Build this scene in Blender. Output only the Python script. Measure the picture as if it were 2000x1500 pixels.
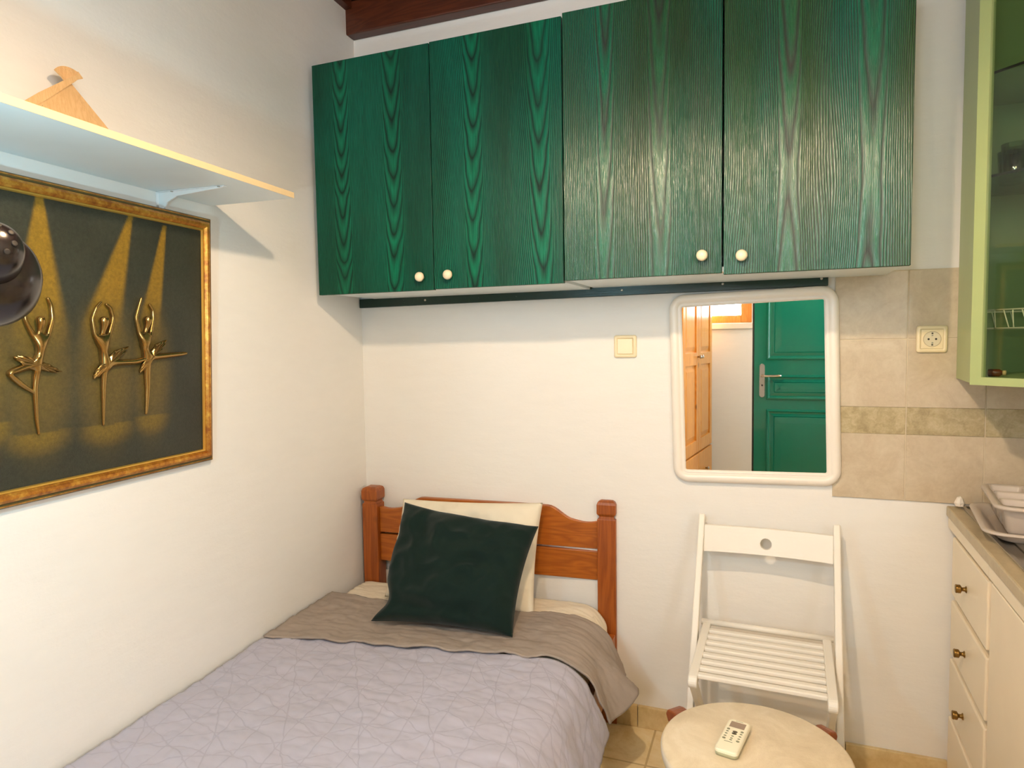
import bpy, bmesh, math, random
from mathutils import Vector, Matrix, noise
for o in list(bpy.data.objects): bpy.data.objects.remove(o)
S = bpy.context.scene
COL = S.collection
R = math.radians
# ------------------------------------------------------------------ camera
cd = bpy.data.cameras.new('camera'); cam = bpy.data.objects.new('camera', cd); COL.objects.link(cam)
cd.sensor_fit = 'HORIZONTAL'; cd.sensor_width = 36.0; cd.lens = 36.0*1300/2000; cd.clip_start = .02
rv = Vector((0.93379723, 0.35746493, -0.01554232)); uv = Vector((-0.00782228, 0.06382326, 0.99793056)); wv = Vector((-0.35771714, 0.93174321, -0.06239417))
m = Matrix((rv, uv, -wv)).transposed().to_4x4(); m.translation = Vector((1.52697, -2.3, 1.372))
cam.matrix_world = m; S.camera = cam
# ------------------------------------------------------------------ light
S.view_settings.view_transform = 'Standard'; S.view_settings.look = 'None'
S.view_settings.exposure = 0.36; S.view_settings.gamma = 1.0; S.view_settings.use_curve_mapping = False
W = bpy.data.worlds.new('world'); S.world = W; W.use_nodes = True
W.node_tree.nodes['Background'].inputs[0].default_value = (.75, .88, 1, 1)
W.node_tree.nodes['Background'].inputs[1].default_value = 1.5
def area(name, loc, d, sx, sy, power, col):
    l = bpy.data.lights.new(name, 'AREA'); l.shape = 'RECTANGLE'; l.size = sx; l.size_y = sy; l.energy = power; l.color = col
    o = bpy.data.objects.new(name, l); COL.objects.link(o); o.location = loc
    o.rotation_euler = Vector(d).to_track_quat('-Z', 'Y').to_euler(); return o
def point(name, loc, rad, power, col):
    l = bpy.data.lights.new(name, 'POINT'); l.shadow_soft_size = rad; l.energy = power; l.color = col
    o = bpy.data.objects.new(name, l); COL.objects.link(o); o.location = loc; return o
point('pendant_light', (1.27, -1.62, 2.165), .030, 48, (1, .75, .50))
area('window_daylight_rear', (1.02, -3.95, 1.98), (0, 1, -.15), .66, .86, 62, (.78, .90, 1))
area('window_daylight_side', (2.74, -2.85, 1.62), (-1, .12, -.1), .86, 1.2, 38, (.82, .92, 1))  # added cool fill from the right, no known window there

# ------------------------------------------------------------------ tiny node helper
class N:
    def __init__(s, name):
        s.m = bpy.data.materials.new(name); s.m.use_nodes = True; s.t = s.m.node_tree; s.n = s.t.nodes; s.l = s.t.links
        s.b = s.n['Principled BSDF']; s.tc = s.n.new('ShaderNodeTexCoord'); s.obj = s.tc.outputs['Object']
    def set(s, sock, v):
        if isinstance(v, bpy.types.NodeSocket): s.l.new(v, sock)
        elif v is not None:
            if isinstance(v, (tuple, list)) and len(v) == 3 and sock.type == 'RGBA': v = (*v, 1)
            sock.default_value = v
    def math(s, op, a, b=None, c=None, clamp=False):
        n = s.n.new('ShaderNodeMath'); n.operation = op; n.use_clamp = clamp
        s.set(n.inputs[0], a); s.set(n.inputs[1], b)
        if c is not None: s.set(n.inputs[2], c)
        return n.outputs[0]
    def mapping(s, scale=(1, 1, 1), loc=(0, 0, 0), rot=(0, 0, 0), v=None):
        n = s.n.new('ShaderNodeMapping'); s.set(n.inputs['Vector'], v or s.obj)
        n.inputs['Scale'].default_value = scale; n.inputs['Location'].default_value = loc; n.inputs['Rotation'].default_value = rot
        return n.outputs[0]
    def noise(s, v=None, scale=5, detail=2, rough=.5, dist=0):
        n = s.n.new('ShaderNodeTexNoise'); s.set(n.inputs['Vector'], v or s.obj)
        n.inputs['Scale'].default_value = scale; n.inputs['Detail'].default_value = detail; n.inputs['Roughness'].default_value = rough; n.inputs['Distortion'].default_value = dist
        return n.outputs['Fac']
    def voro(s, v=None, scale=5, feature='F1', out='Distance'):
        n = s.n.new('ShaderNodeTexVoronoi'); n.feature = feature; s.set(n.inputs['Vector'], v or s.obj); n.inputs['Scale'].default_value = scale
        return n.outputs[out]
    def xyz(s, v=None):
        n = s.n.new('ShaderNodeSeparateXYZ'); s.l.new(v or s.obj, n.inputs[0]); return n.outputs
    def ramp(s, f, stops):
        n = s.n.new('ShaderNodeValToRGB'); s.set(n.inputs[0], f); e = n.color_ramp.elements
        while len(e) < len(stops): e.new(.5)
        for i, (p, c) in enumerate(stops):
            e[i].position = p; e[i].color = (*c, 1) if len(c) == 3 else c
        return n.outputs[0]
    def mix(s, f, a, b, mode='MIX'):
        n = s.n.new('ShaderNodeMix'); n.data_type = 'RGBA'; n.blend_type = mode
        s.set(n.inputs[0], f); s.set(n.inputs[6], a); s.set(n.inputs[7], b); return n.outputs[2]
    def bump(s, h, strength=.3, dist=.01):
        n = s.n.new('ShaderNodeBump'); s.set(n.inputs['Height'], h); n.inputs['Strength'].default_value = strength; n.inputs['Distance'].default_value = dist
        s.l.new(n.outputs[0], s.b.inputs['Normal'])
    def out(s, col=None, rough=None, metal=None, spec=None, **k):
        s.set(s.b.inputs['Base Color'], col)
        s.set(s.b.inputs['Roughness'], rough); s.set(s.b.inputs['Metallic'], metal); s.set(s.b.inputs['Specular IOR Level'], spec)
        for a, v in k.items(): s.set(s.b.inputs[a.replace('_', ' ')], v)
        return s.m
def C(h):  # sRGB 0-255 -> linear
    f = lambda v: (v/255/12.92) if v/255 <= .04045 else ((v/255+.055)/1.055)**2.4
    return tuple(f(v) for v in h)
def plain(name, rgb, rough=.5, metal=0, spec=.5, bump=0, bscale=200, vary=.06, **k):
    q = N(name); c = C(rgb); f = q.noise(scale=7, detail=3)
    col = q.mix(f, tuple(v*(1-vary) for v in c), tuple(min(1, v*(1+vary)) for v in c))
    if bump: q.bump(q.noise(scale=bscale, detail=3), bump, .003)
    return q.out(col, rough, metal, spec, **k)

# ------------------------------------------------------------------ materials
def m_plaster():
    q = N('plaster'); a = q.noise(scale=60, detail=5, rough=.65); b = q.noise(q.mapping((1, 1, 3.5), rot=(0, R(20), 0)), 9, 4, .6); 
    h = q.math('ADD', q.math('MULTIPLY', a, .45), b)
    q.bump(h, .30, .0035)
    col = q.mix(b, C((233, 230, 224)), C((239, 236, 230)))
    return q.out(col, .75, 0, .25)
M = {}
M['plaster'] = m_plaster()
M['white_paint'] = plain('white_paint', (236, 230, 218), .42, bump=.08, bscale=90)
M['cream_paint'] = plain('cream_paint', (240, 226, 200), .38, bump=.06, bscale=60)
M['white_laminate'] = plain('white_laminate', (232, 242, 244), .35)
M['edge_band'] = plain('edge_band', (224, 200, 156), .5)
M['white_plastic'] = plain('white_plastic', (240, 231, 218), .3)
M['metal_white'] = plain('metal_white', (238, 240, 240), .35)
M['knob_cream'] = plain('knob_cream', (240, 224, 190), .35)
M['ivory_plastic'] = plain('ivory_plastic', (238, 222, 184), .3)
M['socket_face'] = plain('socket_face', (216, 206, 178), .4)
M['dark_hole'] = plain('dark_hole', (25, 20, 16), .6)
M['screw'] = plain('screw', (190, 185, 175), .3, 1)
M['black_gloss'] = plain('black_gloss', (30, 24, 24), .22, 0, .6)
M['brass'] = plain('brass', (140, 110, 60), .32, 1)
M['steel'] = plain('steel', (185, 180, 172), .22, 1)
M['gold_relief'] = plain('gold_relief', (168, 138, 84), .2, .95)
M['door_green'] = plain('door_green', (16, 106, 88), .12, 0, .6)
M['gap_dark'] = plain('gap_dark', (16, 22, 18), .7)
M['mint'] = plain('mint', (172, 188, 130), .35, bump=.05, bscale=50)
M['mint_inside'] = plain('mint_inside', (126, 150, 96), .4)
M['wire_white'] = plain('wire_white', (235, 228, 205), .35)
M['rack_plastic'] = plain('rack_plastic', (196, 184, 172), .32)
M['remote_body'] = plain('remote_body', (238, 232, 205), .35)
M['remote_side'] = plain('remote_side', (176, 174, 140), .4)
M['lcd'] = plain('lcd', (138, 118, 100), .25)
M['remote_ink'] = plain('remote_ink', (120, 122, 96), .5)
M['remote_dark'] = plain('remote_dark', (62, 56, 40), .4)
M['amber'] = plain('amber', (175, 118, 40), .15)
M['brown_glass'] = plain('brown_glass', (80, 28, 12), .1)
M['cork'] = plain('cork', (214, 180, 130), .6)
M['outside_wall'] = plain('outside_wall', (205, 215, 220), .9)
q = N('mirror_glass'); M['mirror'] = q.out((.93, .93, .92), .01, 1)
def glass(name, tint, gl=.12):
    q = N(name); t = q.n.new('ShaderNodeBsdfTransparent'); t.inputs[0].default_value = (*tint, 1)
    g = q.n.new('ShaderNodeBsdfGlossy'); g.inputs['Roughness'].default_value = .03
    lw = q.n.new('ShaderNodeLayerWeight'); lw.inputs[0].default_value = .3
    mx = q.n.new('ShaderNodeMixShader'); f = q.math('ADD', q.math('MULTIPLY', lw.outputs['Fresnel'], .5), gl)
    q.l.new(f, mx.inputs[0]); q.l.new(t.outputs[0], mx.inputs[1]); q.l.new(g.outputs[0], mx.inputs[2])
    q.l.new(mx.outputs[0], q.n['Material Output'].inputs[0]); return q.m
M['pane'] = glass('window_pane', (1, 1, 1), .04)
M['cab_glass'] = glass('cabinet_glass', (.90, .95, .88), .03)
M['clear_glass'] = glass('clear_glass', (.90, .95, .90), .10)
def emit(name, col, st):
    q = N(name); return q.out(col, .4, **{'Emission_Color': col, 'Emission_Strength': st})
M['bulb'] = emit('bulb', (1, .85, .62), 4)
M['led'] = emit('led', (.8, .93, 1), 4)

def m_green(name, c1, c2, split, tap, z0=None, warm_cast=0., h2=.0004, seed=0., heartw=.03):
    """stained ash veneer: two flat-sawn leaves per door, cone-cut growth rings"""
    q = N(name); x, y, z = q.xyz()
    wob = q.math('SUBTRACT', q.noise(q.mapping((1, 1, .16), (seed, 0, seed)), 8, 2, .4), .5)
    wob2 = q.math('SUBTRACT', q.noise(q.mapping((1, 1, .06), (seed, 3, seed)), 34, 2, .5), .5)
    xw = q.math('ADD', x, q.math('MULTIPLY', wob, .045))
    side = q.math('GREATER_THAN', x, split)
    cx = q.math('ADD', q.math('MULTIPLY', side, c2-c1), c1)
    dx = q.math('SUBTRACT', xw, cx)
    r = q.math('SQRT', q.math('ADD', q.math('MULTIPLY', dx, dx), h2))
    if z0 is None: zz = z
    else: zz = q.math('SQRT', q.math('ADD', q.math('POWER', q.math('ABSOLUTE', q.math('SUBTRACT', z, z0)), 2.), .003))
    cz = q.n.new('ShaderNodeCombineXYZ'); q.l.new(z, cz.inputs[2]); q.l.new(side, cz.inputs[0]); cz.inputs[1].default_value = seed*5
    zz = q.math('ADD', zz, q.math('MULTIPLY', q.math('SUBTRACT', q.noise(cz.outputs[0], 7, 2), .5), .12))
    tp = q.math('ADD', q.math('MULTIPLY', side, -tap*.2), tap)
    ring = q.math('SUBTRACT', r, q.math('MULTIPLY', zz, tp))
    ring = q.math('ADD', ring, q.math('MULTIPLY', wob2, .0022))
    ring = q.math('ADD', ring, q.math('MULTIPLY', side, .0037))
    outer = q.math('MAXIMUM', q.math('SUBTRACT', q.math('ABSOLUTE', dx), heartw), 0)
    ph = q.math('FRACT', q.math('ADD', q.math('MULTIPLY', ring, 82), q.math('MULTIPLY', outer, 110)))
    line = q.math('POWER', q.math('SUBTRACT', 1, q.math('MULTIPLY', q.math('ABSOLUTE', q.math('SUBTRACT', ph, .5)), 2)), 1.7)
    pores = q.noise(q.mapping((1, 1, .035), (seed, 0, 0)), 420, 2, .6)
    heart = q.math('SUBTRACT', 1, q.math('MULTIPLY', q.math('ABSOLUTE', dx), 22), clamp=True)
    fine = q.ramp(pores, [(.38, (0, 0, 0)), (.62, (1, 1, 1))])
    dark = q.math('MULTIPLY', line, q.math('ADD', .62, q.math('MULTIPLY', q.noise(q.mapping((1, 1, .2), (seed, 7, 0)), 12, 2), .75)), clamp=True)
    broad = q.noise(q.mapping((3, 1, .45), (seed*3, 0, 0)), 2.3, 2)
    g1 = C((8, 104, 80)); g2 = C((54, 92, 44)); g3 = C((8, 72, 50))
    base = q.mix(q.ramp(broad, [(.35, (0, 0, 0)), (.65, (1, 1, 1))]), g1, tuple(a*(1-warm_cast*.8)+b*warm_cast*.8 for a, b in zip(g3, g2)))  # warm lamplight's olive cast painted into the base colour, strongest on right doors
    base = q.mix(q.math('MULTIPLY', heart, .45), base, C((10, 124, 84)) if warm_cast < .5 else C((26, 108, 62)))
    dk = C((5, 38, 26)) if warm_cast < .5 else C((20, 34, 16))
    col = q.mix(dark, base, dk)
    col = q.mix(q.math('MULTIPLY', q.math('SUBTRACT', 1, fine), .35), col, dk)
    h = q.math('SUBTRACT', q.math('MULTIPLY', fine, .35), q.math('MULTIPLY', line, .8))
    q.bump(h, .42 if warm_cast > .3 else .28, .0022)
    return q.out(col, q.math('ADD', .30 if warm_cast < .5 else .25, q.math('MULTIPLY', dark, .2)), 0, .22 if warm_cast < .5 else .5)
M['veneer'] = [m_green('green_veneer_a', .175, .375, .265, .17, seed=1.3), m_green('green_veneer_b', .66, .885, .79, .12, seed=4.1, warm_cast=.15),
               m_green('green_veneer_c', 1.085, 1.235, 1.165, .05, h2=.0004, seed=2.2, warm_cast=.55), m_green('green_veneer_d', 1.575, 1.765, 1.675, .055, z0=1.80, h2=.0005, seed=7.9, warm_cast=1.)]
M['green_edge'] = plain('green_edge', (14, 62, 44), .45)
def m_rail():
    q = N('green_rail_paint'); f = q.noise(q.mapping((1, 1, 8)), 30, 4, .7)
    spk = q.ramp(q.noise(scale=140, detail=3, rough=.7), [(.70, (0, 0, 0)), (.76, (1, 1, 1))])
    q.bump(f, .2, .002); return q.out(q.mix(q.math('MULTIPLY', spk, .6), C((12, 44, 34)), C((150, 160, 140))), .28)
M['rail'] = m_rail()
def m_wood(name, a, b, axis='x', rough=.35, sc=1., knots=True):
    q = N(name); st = {'x': (.12, 1, 1), 'y': (1, .12, 1), 'z': (1, 1, .12)}[axis]
    v = q.mapping(tuple(s*sc for s in st))
    n = q.noise(v, 14, 3, .55, .6); w = q.math('FRACT', q.math('MULTIPLY', n, 9))
    w = q.math('SUBTRACT', 1, q.math('MULTIPLY', q.math('ABSOLUTE', q.math('SUBTRACT', w, .5)), 2))
    f = q.noise(v, 160, 2, .6)
    col = q.mix(q.math('ADD', q.math('MULTIPLY', w, .55), q.math('MULTIPLY', f, .35)), C(a), C(b))
    if knots:
        k = q.voro(q.mapping((1, 1, .8)), 4.2); kk = q.ramp(k, [(.05, (1, 1, 1)), (.10, (0, 0, 0))])
        col = q.mix(q.math('MULTIPLY', kk, .75), col, C(tuple(v*.45 for v in b)))
    q.bump(f, .08, .002); return q.out(col, rough, 0, .5)
M['pine_x'] = m_wood('honey_pine_x', (186, 106, 30), (140, 68, 14), 'x')
M['pine_z'] = m_wood('honey_pine_z', (172, 92, 30), (128, 60, 14), 'z')
M['beam'] = m_wood('beam_wood', (98, 46, 22), (62, 26, 12), 'x', .4, knots=False)
M['ceil_wood'] = m_wood('ceiling_wood', (84, 38, 22), (52, 22, 12), 'y', .5, knots=False)
M['wardrobe_pine'] = m_wood('wardrobe_pine', (226, 160, 72), (196, 122, 42), 'z', .3)
M['fan_wood'] = m_wood('fan_wood', (226, 190, 140), (206, 164, 112), 'z', .5, 3, False)
M['table_wood'] = m_wood('table_wood', (150, 78, 26), (110, 50, 14), 'z', .3)
def m_stone(name, a, b, c, sc, rough, grout=None, gs=.3):
    q = N(name); n = q.noise(scale=sc, detail=6, rough=.65, dist=.8); k = q.noise(scale=sc*6, detail=4, rough=.7)
    col = q.ramp(q.math('ADD', q.math('MULTIPLY', n, .7), q.math('MULTIPLY', k, .3)), [(.32, C(a)), (.5, C(b)), (.68, C(c))])
    if grout:
        x, y, z = q.xyz(); e = None
        for s_, o_ in ((x, .05), (y, .12)):
            g = q.math('ABSOLUTE', q.math('SUBTRACT', q.math('FRACT', q.math('DIVIDE', q.math('ADD', s_, 10+o_), gs)), .5))
            g = q.math('GREATER_THAN', g, .5-.0035/gs); e = g if e is None else q.math('MAXIMUM', e, g)
        col = q.mix(q.math('MULTIPLY', e, .6), col, C(grout))
    return q.out(col, rough)
M['floor'] = m_stone('terrazzo_floor', (220, 192, 134), (238, 216, 166), (246, 230, 192), 7, .18, (170, 140, 92), .33)
M['skirting'] = m_stone('stone_skirting', (196, 168, 116), (214, 190, 140), (228, 208, 164), 9, .3)
M['tile'] = m_stone('beige_tile', (188, 170, 144), (200, 184, 158), (210, 196, 172), 14, .3)
M['grout'] = plain('grout', (216, 202, 176), .8)
M['tile_band'] = m_stone('marbled_band', (150, 134, 98), (178, 162, 124), (200, 186, 150), 32, .3)
M['worktop'] = m_stone('worktop_edge', (176, 160, 128), (188, 172, 140), (198, 184, 152), 12, .4)
def m_table():
    q = N('table_laminate'); n = q.noise(scale=9, detail=6, rough=.7, dist=.6); k = q.noise(scale=300, detail=2)
    q.bump(k, .35, .0015)
    return q.out(q.ramp(n, [(.35, C((214, 196, 164))), (.55, C((228, 212, 182))), (.7, C((238, 224, 198)))]), .34)
M['table_top'] = m_table(); M['table_edge'] = plain('table_edge', (226, 214, 192), .4)
def m_quilt():
    q = N('quilt_fabric')
    d = q.noise(scale=9, detail=2); mp = q.mapping((1, 1, 1)); 
    ad = q.n.new('ShaderNodeVectorMath'); ad.operation = 'ADD'; q.l.new(mp, ad.inputs[0])
    cmb = q.n.new('ShaderNodeCombineXYZ'); q.l.new(q.math('MULTIPLY', d, .03), cmb.inputs[0]); q.l.new(q.math('MULTIPLY', d, .03), cmb.inputs[1]); q.l.new(cmb.outputs[0], ad.inputs[1])
    X, Y, Z = q.xyz(ad.outputs[0]); ln = None
    for an, sp_ in ((8, .085), (68, .085), (128, .085), (35, .17), (98, .17)):
        g = q.math('ADD', q.math('MULTIPLY', X, math.cos(R(an))), q.math('MULTIPLY', q.math('ADD', Y, q.math('MULTIPLY', Z, -1.)), math.sin(R(an))))
        g = q.math('ABSOLUTE', q.math('SUBTRACT', q.math('FRACT', q.math('ADD', q.math('DIVIDE', g, sp_), 20.3)), .5))
        g = q.math('SUBTRACT', 1, q.math('MULTIPLY', g, sp_/.0030), clamp=True); ln = g if ln is None else q.math('MAXIMUM', ln, g)
    s1 = q.math('SUBTRACT', 1, ln); s2 = 1.0
    fz = q.noise(scale=700, detail=2); w = q.noise(scale=30, detail=4, rough=.6)
    h = q.math('ADD', q.math('MULTIPLY', q.math('MULTIPLY', s1, s2), .8), q.math('ADD', q.math('MULTIPLY', w, .9), q.math('MULTIPLY', fz, .15)))
    q.bump(h, .20, .003)
    col = q.mix(s1, C((170, 167, 182)), C((180, 178, 193)))
    return q.out(col, .85, 0, .2, Sheen_Weight=.15)
M['quilt'] = m_quilt()
def m_fabric(name, a, b, bs=.25, sheen=.0, rough=.9, sc=14):
    q = N(name); n = q.noise(scale=sc, detail=4, rough=.6); f = q.noise(scale=900, detail=1)
    q.bump(q.math('ADD', n, q.math('MULTIPLY', f, .12)), bs, .008)
    return q.out(q.mix(n, C(a), C(b)), rough, 0, .2, Sheen_Weight=sheen)
M['taupe'] = m_fabric('taupe_cotton', (152, 140, 130), (166, 153, 142))
M['cream_sheet'] = m_fabric('cream_cotton', (232, 222, 200), (240, 230, 208))
M['velvet'] = m_fabric('green_velvet', (4, 24, 20), (8, 34, 29), .25, .10, .8, 9)
q = N('gilded_frame'); f = q.noise(scale=45, detail=5, rough=.7)
M['gilt'] = q.out(q.ramp(f, [(.35, C((150, 88, 34))), (.5, C((186, 124, 46))), (.66, C((214, 164, 70)))]), .33, .55)
q = N('gilded_slip'); M['gilt_slip'] = q.out(C((222, 178, 84)), .28, .7)
M['gilt_dark'] = plain('gilt_dark', (98, 84, 46), .45, .4)
q = N('painted_canvas'); at = q.n.new('ShaderNodeAttribute'); at.attribute_name = 'paint'
q.bump(q.noise(scale=350, detail=3), .35, .002)
sp = q.ramp(q.noise(scale=120, detail=4, rough=.75), [(.35, (.75, .75, .75)), (.75, (1.25, 1.25, 1.25))])
M['canvas'] = q.out(q.mix(1, at.outputs['Color'], sp, 'MULTIPLY'), .42, .1)

# ------------------------------------------------------------------ mesh helpers
def obj(name, bm, mat, parent=None, smooth=False, mats=None, bevel=0, seg=2):
    me = bpy.data.meshes.new(name); bmesh.ops.recalc_face_normals(bm, faces=bm.faces); bm.to_mesh(me); bm.free()
    for mm in ([mat] if mats is None else mats): me.materials.append(mm)
    if smooth: me.polygons.foreach_set('use_smooth', [True]*len(me.polygons))
    o = bpy.data.objects.new(name, me); COL.objects.link(o)
    if parent: o.parent = parent
    if bevel:
        b = o.modifiers.new('bevel', 'BEVEL'); b.width = bevel; b.segments = seg; b.limit_method = 'ANGLE'; b.angle_limit = R(40)
    return o
def thing(name, label, cat, loc=(0, 0, 0), rz=0, group=None):
    o = bpy.data.objects.new(name, None); COL.objects.link(o); o.location = loc; o.rotation_euler = (0, 0, rz); o.empty_display_size = .05
    return tag(o, label, cat, group)
def tag(o, label, cat, group=None):
    o['label'] = label; o['category'] = cat
    if group: o['group'] = group
    return o
def struct(name, bm, mat, label=None, **k):
    o = obj(name, bm, mat, **k); o['kind'] = 'structure'
    if label: o['label'] = label
    return o
def box(bm, a, b, mi=0):
    (x0, y0, z0), (x1, y1, z1) = a, b
    v = [bm.verts.new(p) for p in ((x0, y0, z0), (x1, y0, z0), (x1, y1, z0), (x0, y1, z0), (x0, y0, z1), (x1, y0, z1), (x1, y1, z1), (x0, y1, z1))]
    for f in ((0, 3, 2, 1), (4, 5, 6, 7), (0, 1, 5, 4), (1, 2, 6, 5), (2, 3, 7, 6), (3, 0, 4, 7)):
        bm.faces.new([v[i] for i in f]).material_index = mi
    return v
def BX(*bs):
    bm = bmesh.new()
    for a, b in bs: box(bm, a, b)
    return bm
def bar(bm, p, q, w, h, up=(0, 0, 1)):
    """rectangular bar from p to q; w across, h along 'up'"""
    p, q = Vector(p), Vector(q); d = (q-p).normalized(); s = d.cross(Vector(up)).normalized()*w/2; u = s.cross(d).normalized()*h/2
    v = [bm.verts.new(c+a*s+b*u) for c in (p, q) for a, b in ((-1, -1), (1, -1), (1, 1), (-1, 1))]
    for f in ((0, 3, 2, 1), (4, 5, 6, 7), (0, 1, 5, 4), (1, 2, 6, 5), (2, 3, 7, 6), (3, 0, 4, 7)): bm.faces.new([v[i] for i in f])
def prism(bm, pts, d):
    """extrude polygon pts (3D) by vector d"""
    a = [bm.verts.new(p) for p in pts]; b = [bm.verts.new(Vector(p)+Vector(d)) for p in pts]; n = len(a)
    bm.faces.new(a); bm.faces.new(b[::-1])
    for i in range(n): bm.faces.new((a[i], b[i], b[(i+1) % n], a[(i+1) % n]))
def lathe(bm, prof, c=(0, 0, 0), ax=(0, 0, 1), n=32, caps=True):
    """prof: list of (radius, height)"""
    Q = Vector(ax).to_track_quat('Z', 'Y').to_matrix(); c = Vector(c); rings = []
    for r, h in prof:
        if r < 1e-6: rings.append([bm.verts.new(c+Q@Vector((0, 0, h)))])
        else: rings.append([bm.verts.new(c+Q@Vector((r*math.cos(2*math.pi*i/n), r*math.sin(2*math.pi*i/n), h))) for i in range(n)])
    for A, B in zip(rings, rings[1:]):
        for i in range(n):
            j = (i+1) % n
            if len(A) == 1 and len(B) == 1: continue
            if len(A) == 1: bm.faces.new((A[0], B[i], B[j]))
            elif len(B) == 1: bm.faces.new((A[i], A[j], B[0]))
            else: bm.faces.new((A[i], A[j], B[j], B[i]))
    if caps:
        if len(rings[0]) > 1: bm.faces.new(rings[0][::-1])
        if len(rings[-1]) > 1: bm.faces.new(rings[-1])
def tube(bm, pts, rads, n=10, flat=1., fa=None):
    pts = [Vector(p) for p in pts]
    if not isinstance(rads, (list, tuple)): rads = [rads]*len(pts)
    t0 = (pts[1]-pts[0]).normalized(); a = Vector((0, 0, 1)) if abs(t0.z) < .9 else Vector((1, 0, 0)); s = t0.cross(a).normalized(); rings = []
    for i, p in enumerate(pts):
        t = (pts[min(i+1, len(pts)-1)]-pts[max(i-1, 0)]).normalized(); s = (s-t*s.dot(t)).normalized(); u = t.cross(s)
        rings.append([bm.verts.new(p+(s*math.cos(2*math.pi*k/n)+u*math.sin(2*math.pi*k/n))*rads[i]) for k in range(n)])
    for A, B in zip(rings, rings[1:]):
        for k in range(n): bm.faces.new((A[k], A[(k+1) % n], B[(k+1) % n], B[k]))
    bm.faces.new(rings[0][::-1]); bm.faces.new(rings[-1])
def smooth_path(pts, k=6):
    P = [Vector(p) for p in pts]; P = [P[0]*2-P[1]]+P+[P[-1]*2-P[-2]]; out = []
    for i in range(1, len(P)-2):
        for j in range(k):
            t = j/k; a, b, c, d = P[i-1:i+3]
            out.append(.5*((2*b)+(c-a)*t+(2*a-5*b+4*c-d)*t*t+(3*b-a-3*c+d)*t**3))
    return out+[P[-2]]
def rrect(w, h, r, n=8, cx=0, cz=0):
    """rounded rectangle outline, ccw, 2D"""
    o = []
    for sx, sy, a0 in ((1, 1, 0), (-1, 1, 90), (-1, -1, 180), (1, -1, 270)):
        for i in range(n+1):
            a = R(a0+90*i/n); o.append((cx+sx*(w/2-r)+r*math.cos(a), cz+sy*(h/2-r)+r*math.sin(a)))
    return o
def loft(bm, rings, close=True, cap0=False, cap1=False):
    V = [[bm.verts.new(p) for p in r] for r in rings]; n = len(V[0])
    for A, B in zip(V, V[1:]):
        for k in range(n if close else n-1): bm.faces.new((A[k], A[(k+1) % n], B[(k+1) % n], B[k]))
    if cap0: bm.faces.new(V[0][::-1])
    if cap1: bm.faces.new(V[-1])
    return V
def dup(o, parent=None, loc=None):
    c = o.copy(); COL.objects.link(c)
    if parent: c.parent = parent
    if loc: c.location = loc
    for ch in [k for k in bpy.data.objects if k.parent == o]: dup(ch, c)
    return c

# ------------------------------------------------------------------ room shell
PH = R(3.4242)                        # the left wall is slightly out of square
def LW(s, off, z): return Vector((s*math.sin(PH)+off*math.cos(PH), -s*math.cos(PH)+off*math.sin(PH), z))
CH = 2.70; YR = -3.86; XR = 2.66
struct('floor', BX(((-.3, YR-.2, -.1), (3, .1, 0))), M['floor'])
bm = bmesh.new(); prism(bm, [(-.3, .1, CH), (3, .1, CH), (3, YR-.2, CH), (-.3, YR-.2, CH)], (0, 0, .1)); struct('ceiling', bm, M['ceil_wood'])
struct('wall_back', BX(((-.15, 0, 0), (3, .12, CH))), M['plaster'])
bm = bmesh.new(); a = LW(0, 0, 0); b = LW(3.95, 0, 0); prism(bm, [a, b, b-Vector((.15, 0, 0)), a-Vector((.15, 0, 0))], (0, 0, CH)); struct('wall_left', bm, M['plaster'])
# right wall with an opening added for the cool side fill light
wy0, wy1, wz0, wz1 = -3.35, -2.40, .95, 2.25
struct('wall_right', BX(((XR, YR-.2, 0), (XR+.14, wy0, CH)), ((XR, wy1, 0), (XR+.14, .1, CH)), ((XR, wy0, 0), (XR+.14, wy1, wz0)), ((XR, wy0, wz1), (XR+.14, wy1, CH))), M['plaster'])
# rear wall with the high window
rx0, rx1, rz0, rz1 = .62, 1.40, 1.51, 2.45
struct('wall_rear', BX(((-.1, YR-.14, 0), (rx0, YR, CH)), ((rx1, YR-.14, 0), (XR, YR, CH)), ((rx0, YR-.14, 0), (rx1, YR, rz0)), ((rx0, YR-.14, rz1), (rx1, YR, CH))), M['plaster'])
# partition beside the open green door
struct('wall_partition', BX(((2.30, -3.02, 0), (XR, -2.90, CH)), ((1.43, -3.02, 2.12), (2.30, -2.90, CH))), M['plaster'])
def window(n, frame_boxes, pane_box, sill_box, mat):
    e = bpy.data.objects.new('window_%d' % n, None); COL.objects.link(e); e['kind'] = 'structure'
    obj('window_frame', BX(*frame_boxes), mat, e, bevel=.004); obj('window_pane', BX(pane_box), M['pane'], e)
    obj('window_sill', BX(sill_box), M['white_paint'], e, bevel=.004)
y0, y1 = YR-.08, YR-.03
window(1, [((rx0, y0, rz0), (rx0+.06, y1, rz1)), ((rx1-.09, y0, rz0), (rx1-.0005, y1, rz1)), ((rx0+.06, y0+.002, rz0+.0005), (rx1-.09, y1-.002, rz0+.07)), ((rx0+.06, y0+.002, rz1-.06), (rx1-.09, y1-.002, rz1-.0005))],
       ((rx0+.05, YR-.06, rz0+.05), (rx1-.08, YR-.055, rz1-.05)), ((rx0-.03, YR-.03, rz0-.05), (rx1+.02, YR+.04, rz0)), M['wardrobe_pine'])
x0, x1 = XR+.03, XR+.08
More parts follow.
